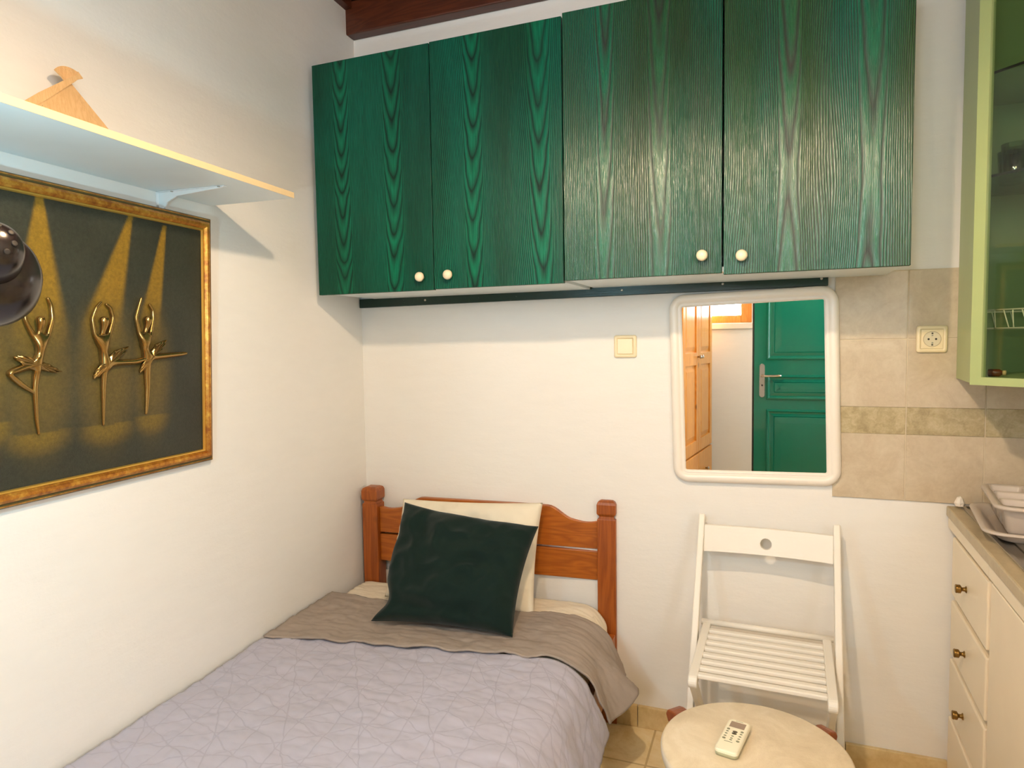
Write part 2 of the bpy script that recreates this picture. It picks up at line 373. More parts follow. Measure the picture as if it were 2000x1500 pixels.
window(2, [((x0, wy0, wz0), (x1, wy0+.06, wz1)), ((x0, wy1-.06, wz0), (x1, wy1, wz1)), ((x0+.002, wy0+.06, wz0), (x1-.002, wy1-.06, wz0+.06)), ((x0+.002, wy0+.06, wz1-.06), (x1-.002, wy1-.06, wz1))],
       ((XR+.05, wy0+.05, wz0+.05), (XR+.055, wy1-.05, wz1-.05)), ((XR-.04, wy0-.03, wz0-.03), (XR+.03, wy1+.03, wz0)), M['wardrobe_pine'])  # unseen window added around the side fill light
# ceiling beam
struct('trim_1', BX(((.0, -.055, 2.563), (2.66, 0.0, 2.685))), M['beam'], 'dark brown wooden beam under the ceiling', bevel=.005)
bm = bmesh.new(); a = LW(.056, -.001, 2.655); b = LW(3.7, -.001, 2.655); prism(bm, [a, b, b+Vector((.03, 0, 0)), a+Vector((.03, 0, 0))], (0, 0, .05)); struct('trim_2', bm, M['beam'], 'dark brown board between the left wall and ceiling')
# stone skirting in pieces
bm = bmesh.new(); xs = [.02, .42, .75, 1.09+.017, 1.43, 1.77, 2.05]
for a, b in zip(xs, xs[1:]): box(bm, (a+.001, -.014, 0), (b-.001, 0, .078))
struct('baseboard_back', bm, M['skirting'], bevel=.002)
bm = bmesh.new()
for i in range(9): a = LW(.03+i*.4, 0, 0); b = LW(.03+i*.4+.398, 0, 0); o_ = Vector((.014, 0, 0)); prism(bm, [a, a+o_, b+o_, b], (0, 0, .078))
struct('baseboard_left', bm, M['skirting'])
# tiled splashback
TX0, TZ0, TZ1 = 1.722, .872, 1.570
struct('trim_3', BX(((TX0, -.006, TZ0), (2.655, 0, TZ1))), M['grout'], 'pale grout bed of the tiled splashback')
cols = [1.722, 1.920, 2.122, 2.324, 2.526, 2.655]; g = .0015
bm = bmesh.new(); bb = bmesh.new()
for a, b in zip(cols, cols[1:]):
    for z0, z1 in ((.872, 1.075), (1.158, 1.364), (1.364, 1.570)): box(bm, (a+g, -.0085, z0+(g if z0 != 1.158 else 0)), (b-g, -.001, z1-(g if z1 != 1.075 else 0)))
    box(bb, (a+g, -.0085, 1.075+.0005), (b-g, -.001, 1.158-.0005))
struct('trim_4', bm, M['tile'], 'plain beige wall tiles right of the mirror', bevel=.001)
struct('trim_5', bb, M['tile_band'], 'darker marbled tile band', bevel=.001)

# ------------------------------------------------------------------ green wall cupboards
def knob(parent, x, y, z, mat, r=.0155):
    bm = bmesh.new(); lathe(bm, [(.006, 0), (.006, .010), (r*.75, .013), (r, .020), (r*.97, .026), (r*.75, .031), (r*.35, .0335), (0, .034)], (x, y, z), (0, -1, 0), 24)
    return obj('knob', bm, mat, parent, True)
def cupboard(x0, x1, z0, z1, yb, doors, label, mats):
    t = thing('wall_cupboard', label, 'cupboard', (0, 0, 0), 0, None)
    D = yb+.019
    bm = BX(((x0+.004, D, z0+.004), (x0+.02, -.001, z1-.003)), ((x1-.02, D, z0+.004), (x1-.004, -.001, z1-.003)), ((x0+.02, D, z0+.004), (x1-.02, -.001, z0+.020)), ((x0+.02, D, z1-.019), (x1-.02, -.001, z1-.003)), ((x0+.02, -.006, z0+.02), (x1-.02, -.001, z1-.019)))
    obj('carcass', bm, M['white_laminate'], t)
    obj('front_edging', BX(((x0+.006, D-.0005, z0+.0035), (x1-.006, D+.004, z0+.0065))), M['edge_band'], t)
    for (a, b, za, zb, kx, kz), mm in zip(doors, mats):
        bm = bmesh.new(); box(bm, (a, yb, za), (b, yb+.018, zb))
        for f in bm.faces: f.material_index = 0 if abs(f.calc_center_median().y-yb) < .001 else 1
        d = obj('cupboard_door', bm, None, t, mats=[mm, M['green_edge']], bevel=.0012)
        knob(d, kx, yb, kz, M['knob_cream'])
    return t
cupboard(.070, .953, 1.548, 2.322, -.36, [(.068, .5155, 1.546, 2.324, .476, 1.588), (.5180, .9535, 1.548, 2.326, .577, 1.590)],
         'left green stained ash wall cupboard with two doors, beside the left wall', M['veneer'][:2])
cupboard(.957, 1.862, 1.553, 2.332, -.362, [(.9575, 1.4075, 1.5545, 2.333, 1.357, 1.603), (1.4125, 1.8625, 1.550, 2.331, 1.460, 1.597)],
         'right green stained ash wall cupboard with two doors, above the mirror', M['veneer'][2:])
# rail under the cupboards
t = thing('mounting_rail', 'long dark green painted rail screwed to the wall under the cupboards', 'rail')
bm = bmesh.new(); prism(bm, [(.004, -.020, 1.518), (1.701, -.020, 1.532), (1.701, -.020, 1.566), (.004, -.020, 1.553)], (0, .0195, 0))
# the cupboards sit just above/in front, so lower the rail top to stay clear of them
obj('rail', bm, M['rail'], t, bevel=.0015)
for x, z in ((.30, 1.539), (1.06, 1.545), (1.39, 1.551), (1.682, 1.554)):
    bm = bmesh.new(); lathe(bm, [(.0042, 0), (.0042, .001), (.002, .0018), (0, .002)], (x, -.020, z), (0, -1, 0), 12); obj('screw', bm, M['screw'], t, True)

# ------------------------------------------------------------------ switch and socket
def plate(name, label, cat, x, z, w, mat):
    t = thing(name, label, cat, (x, -.0, z)); bm = bmesh.new()
    rings = []
    for ww, yy in ((w, 0), (w, -.006), (w-.004, -.0095), (w-.012, -.011), (w*.74, -.011), (w*.73, -.009)):
        rings.append([(a, yy, b) for a, b in rrect(ww, ww, .008 if ww > .06 else .003)])
    loft(bm, rings, True, True, True); obj('surround', bm, mat, t, True, bevel=0); return t
t = plate('light_switch', 'ivory single light switch on the white wall above the bed', 'switch', 1.068, 1.352, .078, M['ivory_plastic'])
bm = bmesh.new(); prism(bm, [(-.026, -.009, -.026), (.026, -.009, -.026), (.026, -.009, .026), (-.026, -.009, .026)], (0, -.0035, 0)); obj('rocker', bm, M['ivory_plastic'], t, bevel=.0015)
t = plate('wall_socket', 'cream round-pin power socket on the beige tiles', 'socket', 1.981, 1.3625, .080, M['ivory_plastic']); t.location.y = -.0085
bm = bmesh.new(); lathe(bm, [(.0218, .0085), (.0218, .0119), (.0212, .0122), (0, .0122)], (0, 0, 0), (0, -1, 0), 32, False); obj('outlet_well', bm, M['socket_face'], t)
bm = bmesh.new(); lathe(bm, [(.0218, .0110), (.0232, .0110), (.0232, .0126), (.0218, .0126), (.0218, .0110)], (0, 0, 0), (0, -1, 0), 32, False); obj('well_rim', bm, M['worktop'], t)
bm = bmesh.new(); box(bm, (-.028, -.0112, -.028), (.028, -.009, .028)); obj('cover_plate', bm, M['ivory_plastic'], t, bevel=.001)
for x, z, r in ((-.0095, 0, .0028), (.0095, 0, .0028)):
    bm = bmesh.new(); lathe(bm, [(r, .009), (r, .0130), (0, .0131)], (x, 0, z), (0, -1, 0), 14); obj('pin_hole', bm, M['dark_hole'], t)
for z in (.017, .011, -.011, -.017):
    bm = bmesh.new(); box(bm, (-.0022, -.0131, z-.0018), (.0022, -.010, z+.0018)); obj('earth_clip', bm, M['dark_hole'] if abs(z) > .012 else M['screw'], t)

# ------------------------------------------------------------------ mirror
t = thing('wall_mirror', 'rectangular mirror in a rounded white frame on the back wall', 'mirror', (1.482, 0, 1.213)); t.rotation_euler = (0, -R(1.5), 0)
bm = bmesh.new(); W_, H_ = .514, .628
prof = [(0, -.002), (0, -.016), (.003, -.023), (.009, -.028), (.017, -.030), (.024, -.028), (.029, -.024), (.031, -.022), (.034, -.024), (.038, -.0235), (.041, -.019), (.0425, -.013)]
loft(bm, [[(a, y, b) for a, b in rrect(W_-2*i, H_-2*i, max(.052-i*1.12, .003), 10)] for i, y in prof]); obj('mirror_frame', bm, M['white_plastic'], t, True)
obj('mirror_glass', BX(((-.218, -.015, -.275), (.218, -.004, .275))), M['mirror'], t)

# ------------------------------------------------------------------ shelf, bracket, fan
t = thing('wall_shelf', 'white laminate shelf with a pale wood edge on the left wall', 'shelf')
bm = bmesh.new(); prism(bm, [LW(.8155, .001, 1.7715), LW(2.25, .001, 1.7715), LW(2.25, .276, 1.7715), LW(.8155, .276, 1.7715)], (0, 0, .0145)); obj('board', bm, M['white_laminate'], t)
bm = bmesh.new(); prism(bm, [LW(.8150, .276, 1.7713), LW(2.25, .276, 1.7713), LW(2.25, .2775, 1.7713), LW(.8150, .2775, 1.7713)], (0, 0, .0149)); obj('front_edge', bm, M['edge_band'], t)
br = thing('shelf_bracket', 'white metal shelf bracket under the shelf, nearest its end', 'bracket')
def bracket_bm(s):
    bm = bmesh.new(); w = .009
    poly = [(.0, 1.7705), (.205, 1.7705), (.205, 1.7685), (.195, 1.766), (.060, 1.757), (.030, 1.744), (.016, 1.725), (.010, 1.69), (.006, 1.63), (.0005, 1.63)]
    prism(bm, [LW(s-.0025, a, z) for a, z in poly], LW(.005, 0, 0)-LW(0, 0, 0))
    prism(bm, [LW(s-w, .002, 1.7690), LW(s+w, .002, 1.7690), LW(s+w*.6, .21, 1.7690), LW(s-w*.6, .21, 1.7690)], (0, 0, .0022))
    prism(bm, [LW(s-w, .0008, 1.63), LW(s+w, .0008, 1.63), LW(s+w, .0030, 1.63), LW(s-w, .0030, 1.63)], (0, 0, .14))
    return bm
obj('bracket_arm', bracket_bm(1.0), M['metal_white'], br, bevel=.0008)
for a, z in ((.05, 0), (.195, 0)):
    bm = bmesh.new(); lathe(bm, [(.004, 0), (.003, .0015), (0, .002)], LW(1.006, a, 1.769), (0, 0, -1), 10); obj('screw', bm, M['screw'], br, True)
bm = bmesh.new(); lathe(bm, [(.004, 0), (.003, .0015), (0, .002)], LW(1.006, .003, 1.735), LW(0, 1, 0), 10); obj('screw', bm, M['screw'], br, True)
br2 = thing('shelf_bracket', 'white metal shelf bracket at the far left end, outside the picture edge', 'bracket'); obj('bracket_arm', bracket_bm(2.1), M['metal_white'], br2)
# folding fan standing head-down against the wall
def fan():
    t = thing('folding_fan', 'half-open bamboo folding fan standing upside down on the wall shelf', 'fan')
    P0 = LW(1.275, .050, 1.945); up = LW(0, -.12, .142).normalized()   # lean axis (towards wall going up)
    dn = Vector(LW(0, .026, -.150)).normalized(); sd = LW(-1, 0, 0).normalized()  # sd: to the right in view
    nn = dn.cross(sd).normalized(); Rf = .152
    def at(r, a, k=0): return P0+(dn*math.cos(a)+sd*math.sin(a))*r+nn*k
    n = 21; A0, A1 = R(-51), R(43)
    for i in range(n):
        a = A0+(A1-A0)*i/(n-1); k = (n/2-i)*.0007; bm = bmesh.new(); hw0, hw1 = .0022, .0046
        guard = i in (0, n-1)
        if guard: hw0, hw1 = .0055, .0085
        cs = [(-.030, .0075), (-.014, .0045), (0, hw0), (.10, hw1), (.125 if not guard else Rf, hw1*.9)]
        s2 = (-dn*math.sin(a)+sd*math.cos(a)); L_ = []; R_ = []
        for r_, h in cs: L_.append(at(r_, a, k)+s2*h); R_.append(at(r_, a, k)-s2*h)
        prism(bm, L_+R_[::-1], nn*(.0028 if guard else .0009))
        obj('guard_stick' if guard else 'rib', bm, M['fan_wood'], t)
    bm = bmesh.new(); A = []; B = []
    for i in range(43):
        a = A0+(A1-A0)*i/42; k = (.0022 if i % 2 else -.0022)-(i/42-.5)*.012
        A.append(bm.verts.new(at(.108, a, k))); B.append(bm.verts.new(at(Rf, a, k)))
    for i in range(42): bm.faces.new((A[i], A[i+1], B[i+1], B[i]))
    o = obj('fan_leaf', bm, M['fan_leaf'], t); s = o.modifiers.new('s', 'SOLIDIFY'); s.thickness = .0004
    bm = bmesh.new(); lathe(bm, [(.003, -.009), (.0045, -.008), (.0045, .008), (.003, .009)], P0, nn, 12); obj('rivet', bm, M['brass'], t, True)
q = N('fan_leaf'); sp = q.ramp(q.voro(scale=70), [(.38, (1, 1, 1)), (.48, (0, 0, 0))]); q2 = q.math('GREATER_THAN', q.noise(scale=24), .44)
M['fan_leaf'] = q.out(q.mix(q.math('MULTIPLY', sp, q2), C((206, 164, 116)), C((38, 44, 62))), .7)
fan()

# ------------------------------------------------------------------ framed relief picture
def picture():
    s0, s1 = .869, 1.905; z0, z1 = 1.055, 1.722; tilt = .028
    t = thing('framed_picture', 'gilt-framed dark painting with raised ballet dancers on the left wall', 'picture')
    def P(s, z, n=0.): return LW(s, .006+tilt*(z-z0)/(z1-z0)+n, z)
    def ring(i, n): return [P(s0+i, z0+i, n), P(s1-i, z0+i, n), P(s1-i, z1-i, n), P(s0+i, z1-i, n)]
    bm = bmesh.new()
    V = loft(bm, [ring(0, 0), ring(0, .010), ring(.003, .014), ring(.006, .0155), ring(.009, .0145), ring(.012, .019), ring(.018, .0235), ring(.025, .023), ring(.030, .017), ring(.031, .013)])
    bm.faces.ensure_lookup_table()
    for k, f in enumerate(bm.faces): f.material_index = 1 if k//4 in (0, 1, 3, 4) else 0
    obj('picture_frame', bm, None, t, mats=[M['gilt'], M['gilt_dark']])
    bm = bmesh.new(); loft(bm, [ring(.0305, .012), ring(.031, .0155), ring(.0345, .0155), ring(.0365, .011)]); obj('inner_slip', bm, M['gilt_slip'], t)
    # canvas with painted stage
    a0, a1, b0, b1 = s0+.033, s1-.033, z0+.033, z1-.033; nx, nz = 260, 168
    bm = bmesh.new(); cl = bm.loops.layers.float_color.new('paint'); vs = []
    for j in range(nz+1): vs.append([bm.verts.new(P(a0+(a1-a0)*i/nx, b0+(b1-b0)*j/nz, .0095)) for i in range(nx+1)])
    sst = lambda x: 0 if x < 0 else 1 if x > 1 else x*x*(3-2*x)
    beams = [((1.349, 1.70), (1.356, 1.46), .052), ((1.126, 1.69), (1.198, 1.465), .042), ((1.026, 1.68), (1.068, 1.472), .024), ((1.55, 1.70), (1.545, 1.46), .052), ((1.73, 1.69), (1.69, 1.46), .045)]
    pools = [(1.365, 1.195, .075), (1.20, 1.192, .075), (1.075, 1.200, .055), (1.46, 1.225, .05), (1.56, 1.2, .07), (1.70, 1.21, .06)]
    bg = Vector(C((50, 52, 42))); hi = Vector(C((138, 106, 28))); glow = Vector(C((110, 90, 34)))
    def paint(s, z):
        n = noise.noise(Vector((s*9, z*9, 3)))*.5+.5; c = bg*(.7+.5*n)
        gl = 0
        for (sa, za), (sb, zb), w in beams:
            q_ = (za-z)/(za-zb)
            if q_ > 0:
                cx = sa+(sb-sa)*min(q_, 1.15); ww = w*min(q_, 1.2)*.95+.006; d = abs(s-cx)/ww
                b_ = sst((1.15-d)/.5)*(1 if q_ < .9 else max(0, 1-(q_-.9)/.5)); c = c.lerp(hi, .9*b_)
        for ps, pz, w in pools:
            d = math.hypot((s-ps)/(w*1.15), (z-pz-.12)/.17); gl = max(gl, sst(1.35-d)*.6)
            if z < pz+.003+abs(s-ps)*.02:
                dd = math.hypot((s-ps)/w, (pz-z)/.05); gl = max(gl, sst(1.3-dd)*.95)
        c = c.lerp(glow, min(1, gl)); return c
    for j in range(nz):
        for i in range(nx):
            f = bm.faces.new((vs[j][i], vs[j][i+1], vs[j+1][i+1], vs[j+1][i]))
            for l, (ii, jj) in zip(f.loops, ((i, j), (i+1, j), (i+1, j+1), (i, j+1))):
                c = paint(a0+(a1-a0)*ii/nx, b0+(b1-b0)*jj/nz); l[cl] = (*c, 1)
    obj('painted_panel', bm, M['canvas'], t)
    bm = bmesh.new(); loft(bm, [ring(.02, .0), ring(.02, .002)], True, True, True); obj('backing', bm, M['gap_dark'], t)
    # raised dancers
    DN = {'A': {'torso': [(1.3624, 1.432), (1.3644, 1.412), (1.3614, 1.394), (1.3634, 1.367), (1.3684, 1.343)], 'ra': [(1.3464, 1.399), (1.3334, 1.437), (1.3354, 1.465), (1.3434, 1.482)], 'la': [(1.3755, 1.401), (1.3905, 1.431), (1.3925, 1.453), (1.3885, 1.469)], 'leg': [(1.3745, 1.293), (1.3725, 1.227), (1.3684, 1.194)], 'leg2': [(1.3965, 1.337), (1.4286, 1.326), (1.4015, 1.301), (1.3704, 1.279)], 'tutu': [(1.4215, 1.359), (1.4015, 1.361), (1.3684, 1.351), (1.3404, 1.338), (1.3194, 1.325), (1.3374, 1.323), (1.3694, 1.331), (1.3965, 1.337)]},
          'B': {'torso': [(1.2132, 1.436), (1.2162, 1.411), (1.2172, 1.391), (1.2152, 1.364), (1.2112, 1.339)], 'ra': [(1.2001, 1.402), (1.1861, 1.442), (1.1931, 1.467), (1.2062, 1.475)], 'la': [(1.2342, 1.4), (1.2402, 1.44), (1.2292, 1.465), (1.2142, 1.48)], 'leg': [(1.2142, 1.281), (1.2152, 1.238), (1.2162, 1.194)], 'leg2': [(1.1791, 1.339), (1.131, 1.339), (1.094, 1.346), (1.0659, 1.351)], 'tutu': [(1.1511, 1.377), (1.1651, 1.359), (1.1961, 1.335), (1.2222, 1.314), (1.2452, 1.304), (1.2382, 1.322), (1.2162, 1.346), (1.1861, 1.367)]},
          'C': {'torso': [(1.093, 1.441), (1.097, 1.418), (1.103, 1.394), (1.1, 1.37), (1.094, 1.35)], 'ra': [(1.0819, 1.406), (1.0719, 1.445), (1.0729, 1.466), (1.0839, 1.481)], 'la': [(1.114, 1.406), (1.123, 1.445), (1.114, 1.472), (1.105, 1.496)], 'leg': [(1.0919, 1.273), (1.094, 1.234), (1.097, 1.207)], 'leg2': [(1.0659, 1.35), (1.0208, 1.353), (0.9838, 1.355), (0.9627, 1.357)], 'tutu': [(1.0379, 1.392), (1.0439, 1.377), (1.0709, 1.35), (1.096, 1.323), (1.12, 1.312), (1.114, 1.328), (1.094, 1.354), (1.0689, 1.381)]}}
    DN['D'] = {k: [(a+.185, b+.002) for a, b in v] for k, v in DN['A'].items()}
    DN['E'] = {k: [(a+.50, b+.008) for a, b in v] for k, v in DN['B'].items()}
    for D_ in DN.values():
        me = bpy.data.meshes.new('dancer'); vs = []; es = []; rr = []
        def add(p, r, n=.016, link=None):
            vs.append(P(p[0], p[1], n)); rr.append(r); k = len(vs)-1
            if link is not None: es.append((link, k))
            return k
        T = D_['torso']
        hip = add(T[4], .0088, .015); wst = add(T[3], .0064, .016, hip); mid = add(((T[3][0]+T[2][0])/2, (T[3][1]+T[2][1])/2), .0088, .018, wst); ch = add((T[2][0], T[2][1]), .0118, .019, mid)
        nb = add(((T[1][0]*.7+T[2][0]*.3), T[1][1]*.7+T[2][1]*.3), .0042, .017, ch); nk = add(T[1], .0036, .018, nb)
        h1 = add((T[0][0], T[0][1]-.009), .0062, .020, nk); h2 = add((T[0][0], T[0][1]+.002), .0085, .020, h1); add((T[0][0], T[0][1]+.010), .0055, .018, h2)
        for key in ('ra', 'la'):
            L_ = ch
            for p, r in zip(D_[key], (.0048, .0038, .0032, .0026)): L_ = add(p, r, .015, L_)
        L_ = hip; q0 = D_['leg'][0]; k0 = (T[4][0]*.5+q0[0]*.5, T[4][1]*.5+q0[1]*.5)
        for p, r in zip([k0]+D_['leg'], (.0062, .0048, .0036, .0022)): L_ = add(p, r, .014, L_)
        L_ = hip
        for p, r in zip(D_['leg2'], (.0066, .0058, .0048, .0026)): L_ = add(p, r, .015, L_)
        me.from_pydata(vs, es, []); o = bpy.data.objects.new('dancer_relief', me); COL.objects.link(o); o.parent = t
        sk = o.modifiers.new('skin', 'SKIN'); sk.use_smooth_shade = True
        if not me.skin_vertices: pass
        for i, sv in enumerate(me.skin_vertices[0].data): sv.radius = (rr[i]*1.45, rr[i]*1.25); sv.use_root = (i == 0)
        ss = o.modifiers.new('sub', 'SUBSURF'); ss.levels = 2; ss.render_levels = 2
        me.materials.append(M['gold_relief'])
        # skirt: pleated disc around the hip
        U = D_['tutu']; c = Vector((sum(p[0] for p in U)/8, sum(p[1] for p in U)/8)); bm = bmesh.new(); n = 48; rows = []
        for f_ in (0, .35, .7, 1.):
            row = []
            for i in range(n):
                x = i/n*8; a = Vector(U[int(x) % 8]); b = Vector(U[(int(x)+1) % 8]); p = a.lerp(b, x % 1); p = c.lerp(p, max(f_, .02))
                row.append(P(p.x, p.y, .0205+.006*(1-f_)+(.0028*f_ if i % 4 < 2 else -.001)))
            rows.append(row)
        rows.append([P(c.x+( (U[int(i/n*8) % 8][0]-c.x)), c.y+(U[int(i/n*8) % 8][1]-c.y), .011) for i in range(n)])
        loft(bm, rows[:4]+[[p-(P(0, z0, .004)-P(0, z0, 0)) for p in rows[3]]], True, True, True)
        obj('tutu', bm, M['gold_relief'], o, True)
picture()

# ------------------------------------------------------------------ clamp lamp at the left edge
def lamp():
    t = thing('clamp_lamp', 'glossy black desk lamp head in front of the picture, at the left edge', 'lamp')
    hc = Vector((.762, -1.836, 1.469)); ax = Vector((-.935, .409, -.33)).normalized()   # ax: towards the opening
    prof = [(0, -.052), (.008, -.0515), (.017, -.047), (.024, -.039), (.0275, -.028), (.0285, -.016), (.0285, .000), (.0295, .006)]
    bm = bmesh.new(); lathe(bm, prof, hc, ax, 40, False); cap = obj('socket_cap', bm, M['black_gloss'], t, True)
    Q = ax.to_track_quat('Z', 'Y').to_matrix()
    for i in range(8):
        a = 2*math.pi*(i+.3)/8; p = hc+Q@Vector((.0155*math.cos(a), .0155*math.sin(a), -.0478)); nrm = (Q@Vector((.42*math.cos(a), .42*math.sin(a), -.9))).normalized()
        bm = bmesh.new(); lathe(bm, [(.0032, 0), (.0030, .0009), (.002, .0011), (0, .0006)], p, nrm, 14); obj('vent_hole', bm, M['dark_hole'], cap, True)
    bm = bmesh.new(); out = [(.0290, .002), (.034, .005), (.043, .012), (.049, .023), (.053, .037), (.0545, .052), (.055, .063), (.054, .065)]
    inn = [(r-.002, h+.001) for r, h in out[::-1][1:]]; lathe(bm, out+inn, hc, ax, 56, False)
    obj('lamp_shade', bm, M['black_gloss'], t, True)
    bm = bmesh.new(); lathe(bm, [(.012, .004), (.014, .02), (.024, .032), (.028, .044), (.024, .054), (.012, .060), (0, .062)], hc, ax, 24); obj('bulb', bm, M['led'], t, True)
    bm = bmesh.new(); jo = hc+Vector((-.030, -.03, .02)); pts = [jo, Vector((.42, -1.93, 1.57)), Vector((.36, -2.02, 1.70)), LW(2.04, .255, 1.76)]; tube(bm, smooth_path(pts, 6), .006, 12); obj('gooseneck', bm, M['black_gloss'], t, True)
    bm = bmesh.new(); a = LW(2.04, .262, 1.745); bar(bm, a, a+Vector((0, 0, .026)), .03, .04, (1, 0, 0)); b = LW(2.04, .284, 1.765); 
    bar(bm, LW(2.04, .286, 1.745), LW(2.04, .286, 1.80), .03, .012, (1, 0, 0)); bar(bm, LW(2.04, .262, 1.787), LW(2.04, .262, 1.80), .03, .04, (1, 0, 0)); obj('clamp', bm, M['black_gloss'], t, bevel=.002)
    l = bpy.data.lights.new('lamp_led', 'POINT'); l.energy = LED_W; l.color = (.42, .82, 1); l.shadow_soft_size = .018
    o = bpy.data.objects.new('lamp_led', l); COL.objects.link(o); o.location = hc+ax*.084
LED_W = 9.5
lamp()
# ------------------------------------------------------------------ bed
BED = thing('single_bed', 'single bed with honey pine headboard against the left wall', 'bed', (0.006, -.004, 0), PH)
# local frame: x across from the left wall, y negative towards the foot
def bedw(x, y, z): return Matrix.Rotation(PH, 3, 'Z')@Vector((x, y, z))
def headboard():
    hb = thing_part('headboard')
    for x in (.052, .992):
        bm = bmesh.new(); w = .066
        box(bm, (x-w/2, -.078, 0), (x+w/2, -.018, .742))
        for f in list(bm.faces): pass
        loft(bm, [[(x+a*s_, -.048+b*s_, z) for a, b in ((-.5, -.5), (.5, -.5), (.5, .5), (-.5, .5))] for s_, z in ((.060, .742), (.054, .746), (.052, .752), (.066, .760), (.068, .764), (.068, .794), (.060, .804), (.040, .809))], True, True, True)
        obj('bedpost', bm, M['pine_z'], BED, bevel=.002)
    # upper board, scalloped top
    N_ = 60; xa, xb = .085, .959; top = []
    for i in range(N_+1):
        u = i/N_; d = min(u, 1-u)*(xb-xa)
        s_ = 0 if d < .085 else 1 if d > .185 else (lambda k: k*k*(3-2*k))((d-.085)/.10)
        top.append((xa+(xb-xa)*u, .730-(.006 if d < .085 else 0)*math.sin(d/.085*math.pi)+s_*.046))
    bm = bmesh.new(); loft(bm, [[(x, -.060, z) for x, z in top]+[(xb, -.060, .628), (xa, -.060, .628)], [(x, -.036, z) for x, z in top]+[(xb, -.036, .628), (xa, -.036, .628)]], True, True, True)
    obj('scalloped_board', bm, M['pine_x'], BED, bevel=.003)
    obj('cross_board', BX(((xa, -.060, .514), (xb, -.036, .620))), M['pine_x'], BED, bevel=.003)
    obj('side_rail', BX(((1.000, -1.98, .20), (1.022, -.078, .33))), M['pine_x'], BED, bevel=.003)
    obj('side_rail', BX(((.02, -1.98, .20), (.042, -.078, .33))), M['pine_x'], BED, bevel=.003)
    obj('footboard', BX(((.02, -2.01, .10), (1.02, -1.98, .38))), M['pine_x'], BED, bevel=.003)
    for x in (.03, .98): obj('leg', BX(((x, -2.01, 0), (x+.05, -1.96, .2))), M['pine_z'], BED, bevel=.003)
def thing_part(n): return None
headboard()
def fbm(x, y, s, seed=0): return noise.fractal(Vector((x*s, y*s, seed)), .6, 2, 4)
ZM = .425
def cross(s, L0, r, flare):
    """cross-section of the bedding at arc length s past the left edge -> (x, z, nx, nz)"""
    if s < L0: return s, 0., 0., 1.
    amax = R(90-flare); a = (s-L0)/r
    if a < amax: return L0+r*math.sin(a), -r*(1-math.cos(a)), math.sin(a), math.cos(a)
    ex, ez = L0+r*math.sin(amax), -r*(1-math.cos(amax)); k = s-L0-r*amax
    return ex+k*math.cos(amax), ez-k*math.sin(amax), math.sin(amax), math.cos(amax)
def bedding(name, label, cat, mat, x0, L0, r, flare, s_end, v0, v1, off, thick, wr, nu=120, nv=140, seed=0, zt=ZM, part=None, leftlift=0.):
    bm = bmesh.new(); rows = []
    for j in range(nv+1):
        row = []
        for i in range(nu+1):
            s1 = s_end(j/nv) if callable(s_end) else s_end
            s = x0+(s1-x0)*i/nu; fl = flare(j/nv) if callable(flare) else flare
            va = v0(i/nu) if callable(v0) else v0; vb = v1(i/nu) if callable(v1) else v1
            y = -(va+(vb-va)*j/nv)
            x, dz, nx, nz = cross(s, L0, r, fl)
            w = wr*fbm(s*1.3, y, 6, seed)+wr*.6*fbm(s, y*2.2, 13, seed+5)
            drop = max(0, s-L0)/.2
            w += wr*1.8*min(1, drop)*noise.noise(Vector((y*11, s*2, seed+9)))
            e = off+w+leftlift*max(0, 1-s/.25)**2*.06
            row.append(bedw(x+nx*e, y, zt+dz+nz*e))
        rows.append(row)
    loft(bm, rows, False)
    o = obj(name, bm, mat, part, True)
    if part is None:
        o.location = BED.location; tag(o, label, cat)
    sm = o.modifiers.new('solid', 'SOLIDIFY'); sm.thickness = thick; sm.offset = 1
    return o
def flat_bed_part(name, bm, mat, **k):
    return obj(name, bm, mat, BED, **k)
# mattress in a fitted cream sheet
bm = bmesh.new(); rings = []
for z, i in ((.20, .012), (.212, .004), (.25, 0), (.36, 0), (.395, .006), (.415, .022), (.424, .05)):
    rings.append([(x, y, z) for x, y in rrect(.955-2*i, 1.87-2*i, max(.06-i*.3, .02), 8, .505, -1.025)])
loft(bm, rings, True, True, True)
mt = obj('mattress', bm, M['cream_sheet'], BED, True)
sh = bedding('fitted_sheet', 'cream fitted sheet stretched over the top of the mattress', 'sheet', M['cream_sheet'], .03, .90, .085, 8, 1.17, .088, .50, .006, .003, .0045, seed=3)
ql = bedding('quilt', 'pale grey stitched quilt spread over the bed', 'quilt', M['quilt'], .008, .905, .10, lambda v: 24+4*v, 1.155, lambda u: .60-.045*u, 1.99, .020, .010, .0052, 150, 220, 1)
tp = bedding('folded_top_sheet', 'brownish grey top sheet folded back over the quilt edge', 'sheet', M['taupe'], .008, .905, .11, lambda v: 20+27*math.exp(-((v-.5)/.3)**2), lambda v: 1.135+.035*math.exp(-((v-.55)/.35)**2), lambda u: .29+.03*math.sin(u*5)-.01*u, lambda u: .672-.13*u+.004*math.sin(u*37)+.005*math.sin(u*61+1), .034, .006, .0050, 160, 70, 8)

